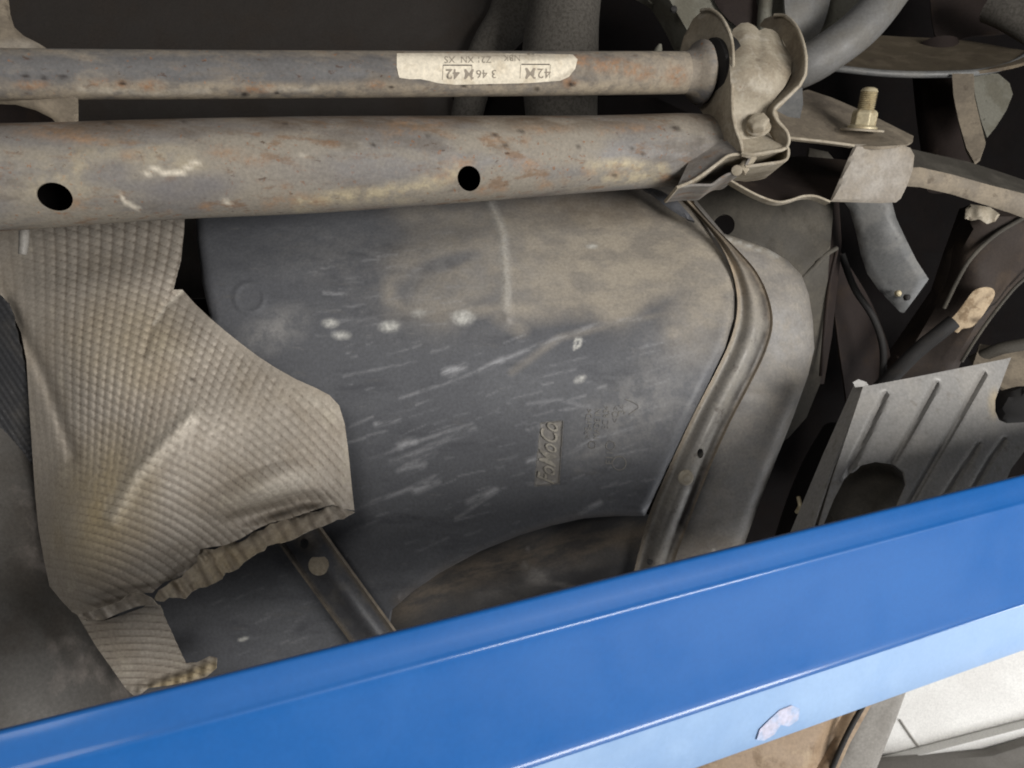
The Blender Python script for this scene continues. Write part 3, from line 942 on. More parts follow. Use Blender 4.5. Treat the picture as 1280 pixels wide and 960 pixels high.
# dusty end of the tank outside the strap
te = sheet('end_section', [(850, 225), (880, 262), (905, 292), (930, 300), (960, 311), (985, 326), (1002, 344), (1011, 368), (1016, 400), (1018, 436), (1010, 470), (992, 520), (968, 580), (945, 640), (920, 710), (890, 790), (790, 800), (815, 640), (905, 440), (915, 360), (880, 290)],
           tps([(860, 240, 1.2), (905, 295, 1.155), (920, 400, 1.145), (960, 380, 1.14), (1010, 420, 1.17), (960, 500, 1.14), (900, 600, 1.14), (960, 590, 1.16), (900, 700, 1.16), (980, 330, 1.165), (840, 700, 1.16)]),
           M_tank, 0.09, 5, tank, curve=False, rnd=0.022, rnd_px=15)
paint(te, dust=lambda a: np.clip(0.45 + blob(a, 985, 410, 30, 90, 0, .9) * .2 + stroke(a, [(912, 299), (950, 311), (978, 322)], 5) * .6, 0, 1) * 0.95,
      pale=lambda a: stroke(a, [(908, 297), (940, 308), (965, 315)], 2.4) * .8 + blob(a, 971, 318, 6, 3.5) * .9 + blob(a, 892, 688, 3, 3) * .8, haze=lambda a: blob(a, 980, 420, 34, 40) * .7 + blob(a, 900, 640, 60, 60) * .5,
      brown=lambda a: blob(a, 860, 700, 60, 30, 0, .8) * .8)
sheet('shoulder_lip', [(800, 232), (826, 238), (846, 250), (862, 268), (868, 276), (860, 274), (850, 270), (838, 262), (812, 242)], tps([(800, 232, 1.19), (868, 276, 1.15), (840, 250, 1.17)]), M_tank, 0.006, 4, tank, curve=False, rnd=0.004, rnd_px=5)


def word(name, txt, px, py, d, h_px, rot, mat, parent, shear=0.0, depth=0.0012, sx=1.0, bold=0.0):
    cu = bpy.data.curves.new(name, 'FONT')
    cu.body = txt
    cu.align_x = 'CENTER'
    cu.align_y = 'CENTER'
    cu.size = h_px / FPX * d * 1.35
    cu.extrude = depth / 2
    cu.offset = bold
    cu.shear = shear
    cu.resolution_u = 3
    t = bpy.data.objects.new(name, cu)
    COL.objects.link(t)
    dg = bpy.context.evaluated_depsgraph_get()
    me = bpy.data.meshes.new_from_object(t.evaluated_get(dg))
    bpy.data.objects.remove(t)
    o = bpy.data.objects.new(name, me)
    COL.objects.link(o)
    me.materials.clear()
    me.materials.append(mat)
    n = len(me.vertices)
    for v in me.vertices:
        x, y, z = v.co
        x *= sx
        a = math.radians(rot)
        X = x * math.cos(a) - y * math.sin(a)
        Y = x * math.sin(a) + y * math.cos(a)
        b = P(px, py, d)
        v.co = (b.x + X, b.y - z, b.z + Y)
    o.parent = parent
    return o


M_emb = material('moulded_letter_plastic', rgb(158, 152, 140), [(rgb(112, 108, 100), 90, 0.45, 0.62, 0.7, X3)], rough=0.5)
M_embd = material('moulded_letter_dark', rgb(112, 110, 108), [(rgb(130, 126, 116), 90, 0.45, 0.62, 0.6, X3)], rough=0.5)
TBV = BVHTree.FromPolygons([v.co.copy() for v in tb.data.vertices], [tuple(p.vertices) for p in tb.data.polygons])


def conform(o, d0, lift=0.0):
    org = Vector((0, -CAMD, 0))
    for v in o.data.vertices:
        rd = (v.co - org).normalized()
        hit = TBV.ray_cast(org, rd)[0]
        if hit is not None:
            v.co = hit + rd * ((v.co.y + CAMD) - d0 - lift)


# logo, its sunken frame and the small moulded marks, reading upwards
lg_ = word('logo_lettering', 'FoMoCo', 686, 568, 1.0912, 23, 86, M_emb, tank, shear=0.5, depth=0.0036, sx=0.68, bold=0.0001)
conform(lg_, 1.0912, 0.0012)
for q in ([(676, 529), (703, 526)], [(668, 608), (699, 604)], [(676, 529), (668, 608)], [(704, 526), (699, 604)]):
    conform(tube('logo_frame', [(q[0][0], q[0][1], 1.0905), (q[1][0], q[1][1], 1.0905)], 0.0008, M_embd, tank, 8, n=30), 1.0905)
marks = [('>PE-HD<', 736, 530, 8, 0.9), ('MADE IN', 747, 530, 8, 0.9), ('EC R34', 758, 522, 8, 0.9), ('<O>', 770, 518, 9, 0.9), ('34', 778, 512, 9, 1), ('E11', 762, 572, 9, 1)]
for (tx, x, y, h, s) in marks:
    conform(word('moulded_mark', tx, x, y, 1.0895, h, 86, M_embd, tank, depth=0.0018, sx=s), 1.0895, 0.0002)
for (x, y, r) in [(763, 557, 5.5), (774, 579, 8.5), (740, 556, 4.5)]:
    ring = [(x + r * math.cos(a), y + r * 1.0 * math.sin(a), 1.0895) for a in np.linspace(0, 2 * math.pi, 13)]
    conform(tube('moulded_ring', ring, 0.0010, M_embd, tank, 6, sub=3), 1.0895)
conform(tube('moulded_arrow', [(782, 499, 1.0895), (798, 508, 1.0895), (786, 518, 1.0895)], 0.0009, M_embd, tank, 6), 1.0895)

# ================================================================ TANK STRAPS
def prof_r(t):
    lip = 0.0045 * (math.exp(-((t - 0.0) / 0.06) ** 2) + math.exp(-((t - 1.0) / 0.05) ** 2))
    bead = 0.012 * math.cos(min(abs(t - 0.50) / 0.36, 1) * math.pi / 2) ** 1.4
    return lip + bead


sr = thing('tank_strap', 'long dusty steel strap with raised bead wrapped round the right end of the tank', 'tank strap', (900, 480, 1.12), 'steel straps holding the fuel tank')
inner = [(850, 248), (880, 278), (900, 305), (914, 335), (921, 365), (921, 395), (912, 428), (894, 466), (868, 516), (838, 580), (812, 642), (796, 700), (784, 750)]
outer = [(864, 250), (892, 282), (922, 312), (946, 340), (961, 372), (966, 405), (957, 440), (938, 480), (912, 530), (886, 588), (862, 650), (842, 705), (826, 760)]
sd = tps([(857, 249, 1.175), (885, 280, 1.145), (920, 320, 1.13), (940, 370, 1.122), (940, 420, 1.118), (900, 500, 1.115), (860, 590, 1.115), (820, 700, 1.12), (805, 755, 1.13), (800, 600, 1.115), (1000, 500, 1.13)])
sb = strip('strap_band', inner, outer, lambda a: sd(a) + 0.004, prof_r, M_strap, sr, 110, 30, 0.0025)
cut(sb, [(876, 567, 1.105, 0.0048, 0.0072, 0.05), (813, 703, 1.110, 0.0045, 0.0045, 0.05)])
paint(sb, dust=lambda a: stroke(a, inner, 4) * .6 + stroke(a, outer, 4.5) * .9 + np.clip((420 - a[:, 1]) / 120, 0, 1) * .6,
      dark=lambda a: stroke(a, [(955, 372), (961, 405), (950, 440), (932, 478), (905, 528), (880, 588), (850, 660)], 5, .8) * .8 + stroke(a, [(870, 262), (905, 300), (935, 332), (952, 362)], 6, .8) * .7 + np.clip((a[:, 1] - 600) / 60, 0, 1) * .5)
revolve('rivet', P(857, 597, 1.106), (0.1, -1, 0), [(0, 0.0115), (0.002, 0.0112), (0.004, 0.0085), (0.0042, 0.006), (0.0055, 0.005), (0.006, 0.002)], M_clamp, sr, 20)


def prof_l(t):
    lip = 0.009 * (math.exp(-((t - 0.03) / 0.05) ** 2) + math.exp(-((t - 0.96) / 0.045) ** 2))
    bead = 0.004 * math.exp(-((t - 0.55) / 0.16) ** 2)
    return lip + bead


M_strap2 = material('dark_glossy_strap', rgb(88, 88, 91), [(rgb(112, 108, 102), 26, 0.46, 0.62, 0.5, X3)], [('dust', rgb(166, 152, 132), 60, 0.4), ('dark', rgb(40, 39, 41), 50, 0.3)], rough=0.34, metal=0.2, bumps=((90, 0.25, 0.001),))
sl = thing('tank_strap', 'short dark steel strap with upturned edges coming out below the foil heat shield', 'tank strap', (420, 720, 1.09), 'steel straps holding the fuel tank')
inner2 = [(318, 640), (348, 680), (380, 724), (412, 768), (440, 806), (470, 850)]
outer2 = [(372, 620), (402, 660), (432, 702), (464, 746), (496, 790), (530, 838)]
lb_ = strip('strap_band', inner2, outer2, tps([(340, 640, 1.085), (400, 690, 1.082), (470, 790, 1.092), (400, 800, 1.092), (500, 700, 1.085)]), prof_l, M_strap2, sl, 70, 24, 0.0025)
cut(lb_, [(381, 679, 1.085, 0.0062, 0.0070, 0.05)])
paint(lb_, dust=lambda a: stroke(a, inner2, 5) * .9 + stroke(a, outer2, 5) * .95 + blob(a, 384, 677, 13, 12) * .5, dark=lambda a: stroke(a, [(360, 670), (420, 750), (462, 812)], 20, .5) * .6 * (1 - .7 * stroke(a, [(408, 700), (455, 770)], 4, .9)))  # dark field skips a streak: painted reflection along the bead
revolve('rivet', P(399, 706, 1.083), (0.0, -1, 0), [(0, 0.0150), (0.003, 0.0146), (0.0045, 0.012), (0.0048, 0.008), (0.005, 0.002)], M_clamp, sl, 24)

# ================================================================ SILENCER AND FAR SHIELD AT LEFT
mf = tube('silencer', [(-110, 250, 1.2), (-92, 380, 1.18), (-70, 520, 1.16), (-40, 680, 1.12), (-5, 820, 1.10), (40, 980, 1.08), (70, 1080, 1.08)], [0.12, 0.13, 0.135, 0.145, 0.155, 0.16, 0.16], M_muffler, None, 40, sub=8)
tag(mf, 'stained grey exhaust silencer bulging in at the lower left edge', 'exhaust silencer')
dp = sheet('inner_shield', [(-60, 360), (4, 372), (22, 420), (34, 480), (42, 560), (20, 600), (-60, 560)], tps([(-60, 360, 1.08), (20, 400, 1.06), (40, 560, 1.10), (-60, 560, 1.08)]), M_shield2, 0.002, 2.6, None,
           relief=lambda a: 0.0012 * np.sin(a[:, 0] / 1.7 + a[:, 1] / 6) * np.sin(a[:, 1] / 1.5 - a[:, 0] / 6))
tag(dp, 'dark blue-grey embossed foil shield behind the tan one at the left edge', 'heat shield')

# ================================================================ HEAT SHIELD
CX, CY = 40.0, 930.0


def emboss(a, amp=0.0022, cx=CX, cy=CY, pr=10.6, dth=0.0285):
    dx, dy = a[:, 0] - cx, a[:, 1] - cy
    r = np.hypot(dx, dy) + 3.0 * np.sin(a[:, 0] / 55.0) + 2.5 * np.sin(a[:, 1] / 41.0)
    th = np.arctan2(dx, -dy) + 0.012 * np.sin(a[:, 1] / 60.0)
    def hexa(p, q, k):
        row = np.floor(p)
        fr = p - row
        fa = q + 0.5 * (row % 2)
        fa = fa - np.floor(fa)
        return (np.sin(math.pi * fr) ** 0.9) * (k + (1 - k) * np.sin(math.pi * fa) ** 1.1)
    rows = hexa(r / pr, th / dth, 0.62)
    if cx > 100:
        return rows
    q1 = th / 0.0228 + 0.10 * r / 9.8
    q2 = r / 9.8 + 0.30 * th / 0.0228
    cols = np.abs(np.sin(math.pi * q1)) ** 0.8 * np.abs(np.sin(math.pi * q2)) ** 0.7
    w = 1 / (1 + np.exp(-((a[:, 1] - 565) + (a[:, 0] - 190) * 0.45) / 22.0))
    h = rows * w + cols * (1 - w)
    return h


def shield_fade(a):
    f = np.ones(len(a))
    f *= 1 - 0.75 * blob(a, 335, 620, 62, 16, -18, .7)
    rim = [(228, 363), (262, 398), (300, 430), (340, 458), (385, 482), (412, 495), (428, 515), (436, 560), (443, 638)]
    f *= 0.25 + 0.75 * np.clip((line_dist(a, rim) - 5) / 10.0, 0, 1)
    f *= 0.3 + 0.7 * np.clip((a[:, 0] - 35 - (a[:, 1] - 380) * 0.16) / 50.0, 0, 1)
    return f


hsx = thing('heat_shield', 'crumpled tan embossed foil heat shield covering the left end of the tank', 'heat shield', (240, 560, 1.0))
hs_d = tps([(-40, 270, 1.16), (100, 270, 1.15), (220, 275, 1.15), (-40, 340, 1.12), (110, 350, 1.082), (215, 350, 1.095), (228, 365, 1.095), (30, 420, 1.07), (110, 450, 1.015), (200, 440, 1.02),
            (262, 398, 1.07), (300, 430, 1.065), (260, 470, 1.03), (340, 458, 1.06), (412, 495, 1.06), (436, 560, 1.06), (443, 638, 1.055), (380, 560, 1.025), (300, 540, 1.01),
            (35, 520, 1.07), (75, 530, 1.035), (150, 560, 0.995), (230, 530, 0.985), (185, 590, 0.968), (140, 650, 0.965), (45, 650, 1.06), (80, 660, 0.995), (60, 730, 1.03), (100, 765, 1.0), (110, 710, 0.972),
            (250, 620, 0.985), (330, 600, 1.005), (250, 680, 1.0), (180, 690, 0.975), (200, 730, 0.995), (150, 740, 0.99), (350, 645, 1.02), (400, 630, 1.03)])


def hs_rel(a):
    r = -0.0024 * emboss(a) * shield_fade(a)
    # pressed bulge with hollow under it
    r += -0.016 * blob(a, 322, 612, 46, 14, -22, .8)
    r += 0.020 * blob(a, 345, 636, 40, 9, -16, .8) + 0.010 * blob(a, 398, 628, 18, 7, 10, .8)
    # crumples
    r += 0.006 * blob(a, 232, 716, 26, 7, -35, .8) + 0.010 * blob(a, 152, 748, 36, 7, -14, .8) - 0.006 * blob(a, 160, 732, 36, 7, -10, .8)
    r += 0.004 * np.exp(-(line_dist(a, [(228, 365), (205, 385), (188, 415), (180, 440)]) / 5) ** 2)
    r += -0.007 * np.exp(-(line_dist(a, [(240, 518), (200, 560), (170, 592), (140, 650)]) / 9) ** 2)
    r += 0.008 * np.exp(-(line_dist(a, [(8, 375), (32, 425), (55, 470), (80, 540), (90, 570)]) / 8) ** 2)
    r += 0.0025 * np.sin(a[:, 0] / 31.0 + a[:, 1] / 47.0) * np.sin(a[:, 1] / 29.0)
    return r


hs_out = [(-60, 250), (100, 248), (232, 246), (230, 290), (226, 325), (219, 352), (217, 362), (228, 362), (244, 380), (262, 397), (282, 414), (302, 430), (322, 445), (345, 460), (370, 474), (395, 485), (412, 494), (424, 507), (431, 530), (435, 560),
          (438, 590), (441, 620), (443, 638), (430, 636), (416, 631), (400, 635), (382, 641), (360, 648), (338, 653), (318, 663), (300, 674), (280, 682), (262, 684), (250, 687), (247, 700), (240, 712), (222, 722), (205, 728), (190, 741), (175, 741), (160, 748), (150, 762), (128, 772), (108, 774),
          (90, 765), (76, 750), (62, 733), (55, 700), (48, 660), (44, 620), (40, 560), (36, 500), (33, 450), (26, 415), (12, 385), (-5, 362), (-60, 350)]
hb = sheet('foil', hs_out, hs_d, M_shield, 0.0012, 2.0, hsx, curve=False, relief=hs_rel, smooth=70)
paint(hb, warm=lambda a: blob(a, 130, 630, 40, 60, 20, .9) * .7 + blob(a, 160, 430, 50, 40, 0, .9) * .4,
      pale=lambda a: stroke(a, [(240, 518), (200, 560), (170, 592), (140, 640)], 10, .9) * .6 + blob(a, 345, 610, 40, 12, -20, .8) * .7 + blob(a, 400, 505, 30, 10, 25, .9) * .5 + stroke(a, [(228, 364), (208, 384), (192, 405)], 2.2) * .8,  # pale: highlight painted along the crease ridge and on the bulge
      dark=lambda a: blob(a, 398, 634, 22, 4.5, 4, .8) * .8 + blob(a, 350, 643, 34, 4, -16, .8) * .9 + blob(a, 241, 474, 3.5, 2.2) * 1.0 + stroke(a, [(250, 687), (247, 700), (236, 716), (205, 727)], 4) * .5 + blob(a, 146, 752, 26, 4.5, -14, .8) * .7,  # dark: shade painted into hollows and folds, plus one small spot
      groove=lambda a: np.clip((0.42 - emboss(a)) / 0.42, 0, 1) * shield_fade(a) * 0.8)
# turned-under edge of the foil
lip_out = [(247, 700), (252, 688), (275, 684), (300, 676), (320, 664), (345, 653), (372, 645), (398, 637), (416, 632), (443, 640), (430, 648), (405, 657), (388, 664), (372, 672), (352, 678), (335, 684), (322, 692), (305, 703), (290, 712), (276, 722), (258, 732), (240, 741), (225, 750), (214, 748), (205, 752), (192, 750), (198, 738), (225, 722), (240, 712)]


def lip_rel(a):
    s = a[:, 0] * 0.9 - a[:, 1] * 0.5
    return 0.0026 * np.sin(s / 2.2 + 1.6 * np.sin(s / 17.0) + 0.5 * np.sin(a[:, 1] / 4.0)) * (0.6 + 0.4 * np.sin(s / 29.0)) + 0.005 * np.sin(s / 13.0 + np.sin(s / 7.0)) + 0.002 * np.sin(a[:, 0] / 2.7) * np.sin(a[:, 1] / 2.9)


lip_out = [(x + random.uniform(-2, 2), y + random.uniform(-2.5, 2.5)) if 205 < x < 430 else (x, y) for x, y in resample(np.array(lip_out, float), 9)]
hl = sheet('turned_edge', lip_out, tps([(247, 700, 1.005), (300, 676, 1.02), (372, 645, 1.03), (443, 640, 1.055), (372, 672, 1.0), (300, 706, 0.99), (225, 750, 0.99), (205, 745, 0.99)]), M_shield, 0.0012, 2.2, hsx, curve=False, relief=lip_rel, smooth=70)
paint(hl, warm=lambda a: blob(a, 290, 705, 80, 30, -25, .9) * .5, dark=lambda a: stroke(a, [(250, 695), (300, 678), (345, 656), (398, 640)], 3, .9) * .4,
      groove=lambda a: np.clip(np.sin((a[:, 0] * 0.9 - a[:, 1] * 0.5) / 3.1), 0, 1) * .5)
ll = sheet('turned_edge', [(95, 768), (110, 776), (130, 775), (150, 766), (172, 758), (186, 756), (200, 757), (205, 768), (190, 748), (178, 742), (162, 742), (150, 752), (132, 758), (115, 764)], tps([(95, 768, 0.99), (150, 760, 0.985), (200, 757, 0.985), (150, 745, 0.975)]), M_shield, 0.0012, 2.2, hsx, curve=False, relief=lip_rel, smooth=70)
paint(ll, groove=lambda a: np.clip(np.sin((a[:, 0] * 0.9 - a[:, 1] * 0.5) / 3.1), 0, 1) * .4)
tl_out = [(96, 768), (108, 776), (130, 776), (155, 768), (178, 760), (190, 752), (198, 757), (206, 772), (215, 792), (224, 812), (232, 829), (246, 828), (262, 820), (271, 822), (270, 836), (258, 846), (236, 852), (210, 857), (186, 860), (170, 872), (158, 862), (140, 836), (120, 808)]


def tail_rel(a):
    h = emboss(a, cx=150, cy=1150, pr=8.5, dth=0.018)
    e = stroke(a, [(170, 866), (236, 848), (268, 832)], 8, .7)
    s = a[:, 0]
    return -0.0014 * h * (1 - e) - 0.010 * e + 0.003 * e * np.sin(s / 2.6)


tl = sheet('tail_flap', tl_out, tps([(96, 768, 1.005), (190, 752, 1.02), (150, 830, 1.03), (232, 829, 1.05), (170, 872, 1.04), (268, 835, 1.045)]), M_shield, 0.0012, 2.0, hsx, curve=False, relief=tail_rel, smooth=70)
paint(tl, groove=lambda a: np.clip((0.42 - emboss(a, cx=150, cy=1150, pr=8.5, dth=0.018)) / 0.42, 0, 1) * .8, dark=lambda a: stroke(a, [(182, 858), (205, 848), (240, 838)], 2.5) * .6 + blob(a, 150, 785, 44, 12, -8, .9) * .35,
      warm=lambda a: stroke(a, [(190, 862), (236, 846), (268, 832)], 7) * .6)

pg = tube('plastic_peg', [(30, 270, 1.02), (30, 300, 1.015), (28, 318, 1.015)], [0.006, 0.006, 0.005], M_post, None, 12)
tag(pg, 'small translucent grey peg poking down below the lower tube at far left', 'peg')

# ================================================================ THE TWO BARS
ub = thing('stabiliser_bar', 'upper rusty grey bar with a torn paper label, running into the clamp', 'stabiliser bar', (450, 92, 0.96))
R1 = 0.0283
bar_path = [(-120, 93, 0.86), (0, 93, 0.895), (250, 93.5, 0.945), (480, 93, 0.99), (700, 92, 1.045), (870, 91, 1.09), (960, 90, 1.115)]
bar = tube('bar', bar_path, R1, M_bar, ub, 64, n=420)
rust_spots = [(187, 108, 14, 6), (125, 103, 10, 4), (152, 105, 8, 4), (40, 106, 16, 5), (318, 112, 16, 4), (335, 110, 8, 4), (470, 106, 9, 4), (712, 103, 8, 6), (726, 76, 16, 6), (765, 82, 20, 8), (800, 90, 14, 8), (845, 95, 10, 10)]
dark_spots = [(346, 116, 3, 2), (306, 118, 4, 2.4), (489, 109, 4, 2), (671, 111, 3.4, 2.6), (32, 95, 5, 2.5), (78, 96, 6, 2.6), (55, 97, 4, 2), (153, 104, 5, 2.5), (714, 105, 5, 3), (580, 107, 4, 2), (612, 105, 3, 1.6)]
paint(bar, rust=lambda a: sum(blob(a, x, y, rx, ry, 0, .7) for x, y, rx, ry in rust_spots), dark=lambda a: sum(blob(a, x, y, rx, ry, 0, .5) for x, y, rx, ry in dark_spots),
      dust=lambda a: np.clip((a[:, 1] - 100) / 8, 0, 1) * .75 + blob(a, 800, 90, 90, 25) * .5 + np.clip((72 - a[:, 1]) / 5, 0, 1) * .3, pale=lambda a: stroke(a, [(100, 112), (200, 117), (260, 114)], 3.5) * .4 + stroke(a, [(330, 112), (395, 112)], 3) * .4)
# paper label wrapped on the bar
BVH = BVHTree.FromPolygons([v.co.copy() for v in bar.data.vertices], [tuple(p.vertices) for p in bar.data.polygons])


def on_bar(px, py, lift=0.0006):
    out = []
    for x, y in zip(np.atleast_1d(px), np.atleast_1d(py)):
        for yy in (y, y + 0.6, y + 1.2, y + 2.0, y + 3.0):
            hit = BVH.ray_cast(Vector((0, -CAMD, 0)), P(x, yy, 1.0) - Vector((0, -CAMD, 0)))[0]
            if hit is not None:
                break
        out.append((hit.y + CAMD if hit is not None else 1.0) - lift)
    return np.array(out)


def label_d(lift):
    return lambda a: on_bar(a[:, 0], a[:, 1], lift)


lbl = sheet('paper_label', [(496, 66.5), (540, 66.5), (600, 66.8), (660, 67), (716, 68), (722, 74), (719, 86), (711, 96), (700, 101), (660, 104), (610, 105), (570, 106), (548, 104), (536, 101), (526, 99), (512, 99), (499, 97), (496, 84)], label_d(0.0009), M_label, 0.0006, 3.0, ub, curve=False, smooth=60)
paint(lbl, dark=lambda a: blob(a, 660, 71, 60, 4) * .5 + blob(a, 575, 70, 40, 4) * .3 + stroke(a, [(716, 88), (702, 98), (690, 102)], 2.5) * .5 + np.clip((70.5 - a[:, 1]) / 2, 0, 1) * .35)


def bar_word(txt, px, py, h, mat, rot=180, sx=1.0, bold=0.0):
    dd = float(on_bar(np.array([px]), np.array([py]), 0.0014)[0])
    o = word('printing', txt, px, py, dd, h, rot, mat, ub, 0, 0.0002, sx, bold)
    for v in o.data.vertices:
        d = v.co.y + CAMD
        qx, qy = v.co.x / d * FPX + 640, 480 - v.co.z / d * FPX
        nd = float(on_bar(np.array([qx]), np.array([qy]), 0.0013)[0])
        v.co = P(qx, qy, nd)
    return o


bar_word('M 42', 575, 92, 13, M_ink, bold=0.0003)
bar_word('3 46', 608, 92, 11, M_ink)
bar_word('M', 663, 91, 14, M_ink, bold=0.0004)
bar_word('42', 680, 91, 13, M_ink)
bar_word('XS', 562, 74, 9, M_ink)
bar_word('Z21 XN', 595, 74, 8.5, M_ink)
bar_word('NBK', 640, 72, 8, M_ink)
for q in ([(554, 81.5), (590, 81.5)], [(554, 82), (553, 100)], [(652, 80.5), (687, 80.5)], [(651, 81), (650, 98)], [(590, 82), (589, 100)], [(688, 81), (687, 98)]):
    a_, b_ = q
    mm = M_inkd if a_[1] == b_[1] else M_ink
    tube('printed_line', [(a_[0] + (b_[0] - a_[0]) * t, a_[1] + (b_[1] - a_[1]) * t, float(on_bar(np.array([a_[0] + (b_[0] - a_[0]) * t]), np.array([a_[1] + (b_[1] - a_[1]) * t]), 0.0011)[0])) for t in (0, .5, 1)], 0.0007 if mm is M_inkd else 0.0004, mm, ub, 6)
# flared collar and rubber bush at the clamp
axd = P(960, 90, 1.115) - P(870, 91, 1.09)
revolve('collar', P(855, 91, 1.086), axd, [(0, 0.0286), (0.006, 0.030), (0.012, 0.034), (0.018, 0.041), (0.024, 0.044), (0.029, 0.043), (0.031, 0.034), (0.05, 0.030)], M_bar, ub, 48, 50)
revolve('bush', P(884, 91, 1.094), axd, [(0, 0.035), (0.004, 0.046), (0.030, 0.048), (0.034, 0.03)], M_rubber, ub, 40, 40)
revolve('bush_nub', P(822, 66, 1.095), (0.3, -0.3, 1), [(0, 0.006), (0.006, 0.005), (0.012, 0.002)], M_green, ub, 12)

lbm = thing('cross_tube', 'lower thick grey cross tube with two round holes and pale rust blooms', 'cross tube', (430, 205, 1.0))
cross_path = [(-140, 224, 0.90), (0, 222.5, 0.935), (200, 213, 0.97), (400, 206.5, 1.01), (600, 199, 1.055), (750, 192.5, 1.09), (860, 187, 1.115), (905, 186, 1.125)]
cr_r = [0.0655 * 1.0, 0.0632, 0.0612, 0.0610, 0.0565, 0.0520, 0.0500, 0.044]
ct = tube('tube', cross_path, cr_r, M_beam, lbm, 72, n=300, wall=0.0035, inner_mat=M_dark)  # inner wall near-black: the shade seen through the holes is painted
cut(ct, [(62, 243, 0.885, 0.0190, 0.0152, 0.10), (586, 221.5, 0.998, 0.0150, 0.0150, 0.10)])
r3 = [(70, 165, 40, 6), (110, 175, 30, 5), (165, 195, 12, 6), (285, 192, 20, 5), (320, 200, 14, 6), (365, 250, 20, 7), (355, 232, 6, 4), (260, 258, 10, 5), (337, 257, 8, 5), (400, 253, 10, 5), (523, 155, 30, 7), (500, 160, 20, 6), (575, 205, 14, 8), (555, 222, 10, 6), (680, 160, 30, 5), (620, 175, 14, 4), (660, 205, 12, 8), (605, 238, 10, 5), (625, 236, 8, 4), (735, 215, 7, 5), (768, 218, 6, 5), (785, 160, 30, 5), (830, 222, 6, 4), (95, 255, 10, 6), (680, 232, 8, 5)]
d3 = [(135, 153, 5, 2), (230, 152, 4, 2), (357, 155, 4, 2), (467, 181, 4, 2), (630, 180, 5, 2), (620, 170, 5, 2), (722, 182, 4, 2), (790, 186, 3, 2.5), (803, 192, 3, 3), (768, 219, 4, 2.5), (535, 172, 3, 2), (652, 165, 5, 2), (845, 160, 6, 3), (845, 222, 8, 3)]
paint(ct, edge=lambda a: np.clip((176 - 0.012 * a[:, 0] - a[:, 1]) / 20, 0, 1), rust=lambda a: sum(blob(a, x, y, rx, ry, 0, .8) for x, y, rx, ry in r3) * .9, dark=lambda a: sum(blob(a, x, y, rx, ry, 15, .5) for x, y, rx, ry in d3) + np.clip((a[:, 0] - 855) / 20, 0, 1) * .4,
      dust=lambda a: stroke(a, [(375, 255), (430, 245), (480, 240), (540, 228), (570, 214)], 8, .7) * .9 + stroke(a, [(740, 210), (780, 205), (830, 212), (815, 222), (760, 222)], 7, .7) * .8 + stroke(a, [(100, 195), (170, 192), (240, 205)], 14, .9) * .4 + blob(a, 75, 230, 40, 26, 0, .8) * .5 + stroke(a, [(430, 258), (520, 252)], 4) * .5,
      grey=lambda a: blob(a, 235, 235, 60, 17, -4, .4) + blob(a, 140, 215, 24, 14) * .8 + blob(a, 430, 215, 90, 18, 0, .8) * .6 + blob(a, 470, 258, 60, 6, 0, .8) * .6 + blob(a, 700, 248, 60, 8) * .5,
      pale=lambda a: stroke(a, [(182, 216), (195, 212), (208, 217), (228, 215), (238, 207), (247, 205)], 2.6, .6) + stroke(a, [(158, 254), (172, 260)], 2.6) * .9 + stroke(a, [(150, 243), (156, 252)], 1.8) * .8 + blob(a, 284, 253, 6, 3, 20) * .8 + blob(a, 287, 195, 5, 1.2) * .35 + blob(a, 320, 197, 4, 1.2) * .3 + blob(a, 378, 194, 5, 1.2) * .3)

# brackets at the left between and above the bars
bk = thing('bar_bracket', 'flared dusty bracket joining both bars at the top left corner', 'bracket', (40, 60, 0.95))
s1 = sheet('upper_gusset', [(-80, -40), (8, -40), (11, 0), (13, 18), (18, 34), (30, 45), (48, 54), (64, 64), (60, 76), (-80, 80)], tps([(-80, 0, 0.93), (12, 0, 0.95), (64, 64, 0.945), (-80, 80, 0.87)]), M_bracket, 0.006, 5, bk, curve=False, rnd=0.006, rnd_px=6)
s2 = sheet('lower_gusset', [(-80, 108), (97, 110), (98, 130), (98, 158), (75, 160), (65, 148), (45, 138), (20, 131), (-80, 127)], tps([(-80, 110, 0.90), (98, 112, 0.905), (98, 158, 0.93), (0, 130, 0.91)]), M_bracket, 0.010, 4, bk, curve=False, rnd=0.004, rnd_px=4)
paint(s1, pale=lambda a: blob(a, 20, 58, 40, 8) * .4)
sheet('back_web', [(-80, 120), (60, 132), (72, 160), (-80, 162)], const(1.05), M_darker, 0.006, 10, bk, curve=False)

# ================================================================ CLAMP
cm = thing('bar_clamp', 'pale dusty saddle clamp with two curled flanges and a hex bolt at its foot', 'clamp', (945, 100, 1.06))
sad = sheet('saddle', [(912, 48), (917, 36), (926, 29), (935, 28), (943, 32), (949, 38), (956, 35), (966, 37), (976, 45), (984, 57), (990, 74), (989, 92), (981, 108), (968, 124), (959, 136), (957, 148), (962, 160), (945, 174), (924, 174), (917, 150), (914, 120), (912, 80)],
            tps([(916, 40, 1.09), (950, 40, 1.085), (985, 55, 1.10), (916, 85, 1.035), (950, 85, 1.03), (988, 85, 1.05), (916, 130, 1.045), (950, 130, 1.045), (930, 172, 1.055), (960, 155, 1.06)]), M_clamp, 0.004, 3.2, cm, curve=False,
            relief=lambda a: (-0.006 * np.exp(-((a[:, 0] - 931) / 11) ** 2) - 0.006 * np.exp(-((a[:, 0] - 965) / 12) ** 2) + 0.004 * np.exp(-((a[:, 0] - 949) / 5) ** 2)) * np.clip((105 - a[:, 1]) / 60, 0, 1), smooth=60)
paint(sad, dark=lambda a: blob(a, 948, 76, 4, 1.6) * .8 + stroke(a, [(985, 60), (990, 85), (975, 115), (958, 140)], 5, .9) * .5 + blob(a, 940, 150, 22, 6) * .4)
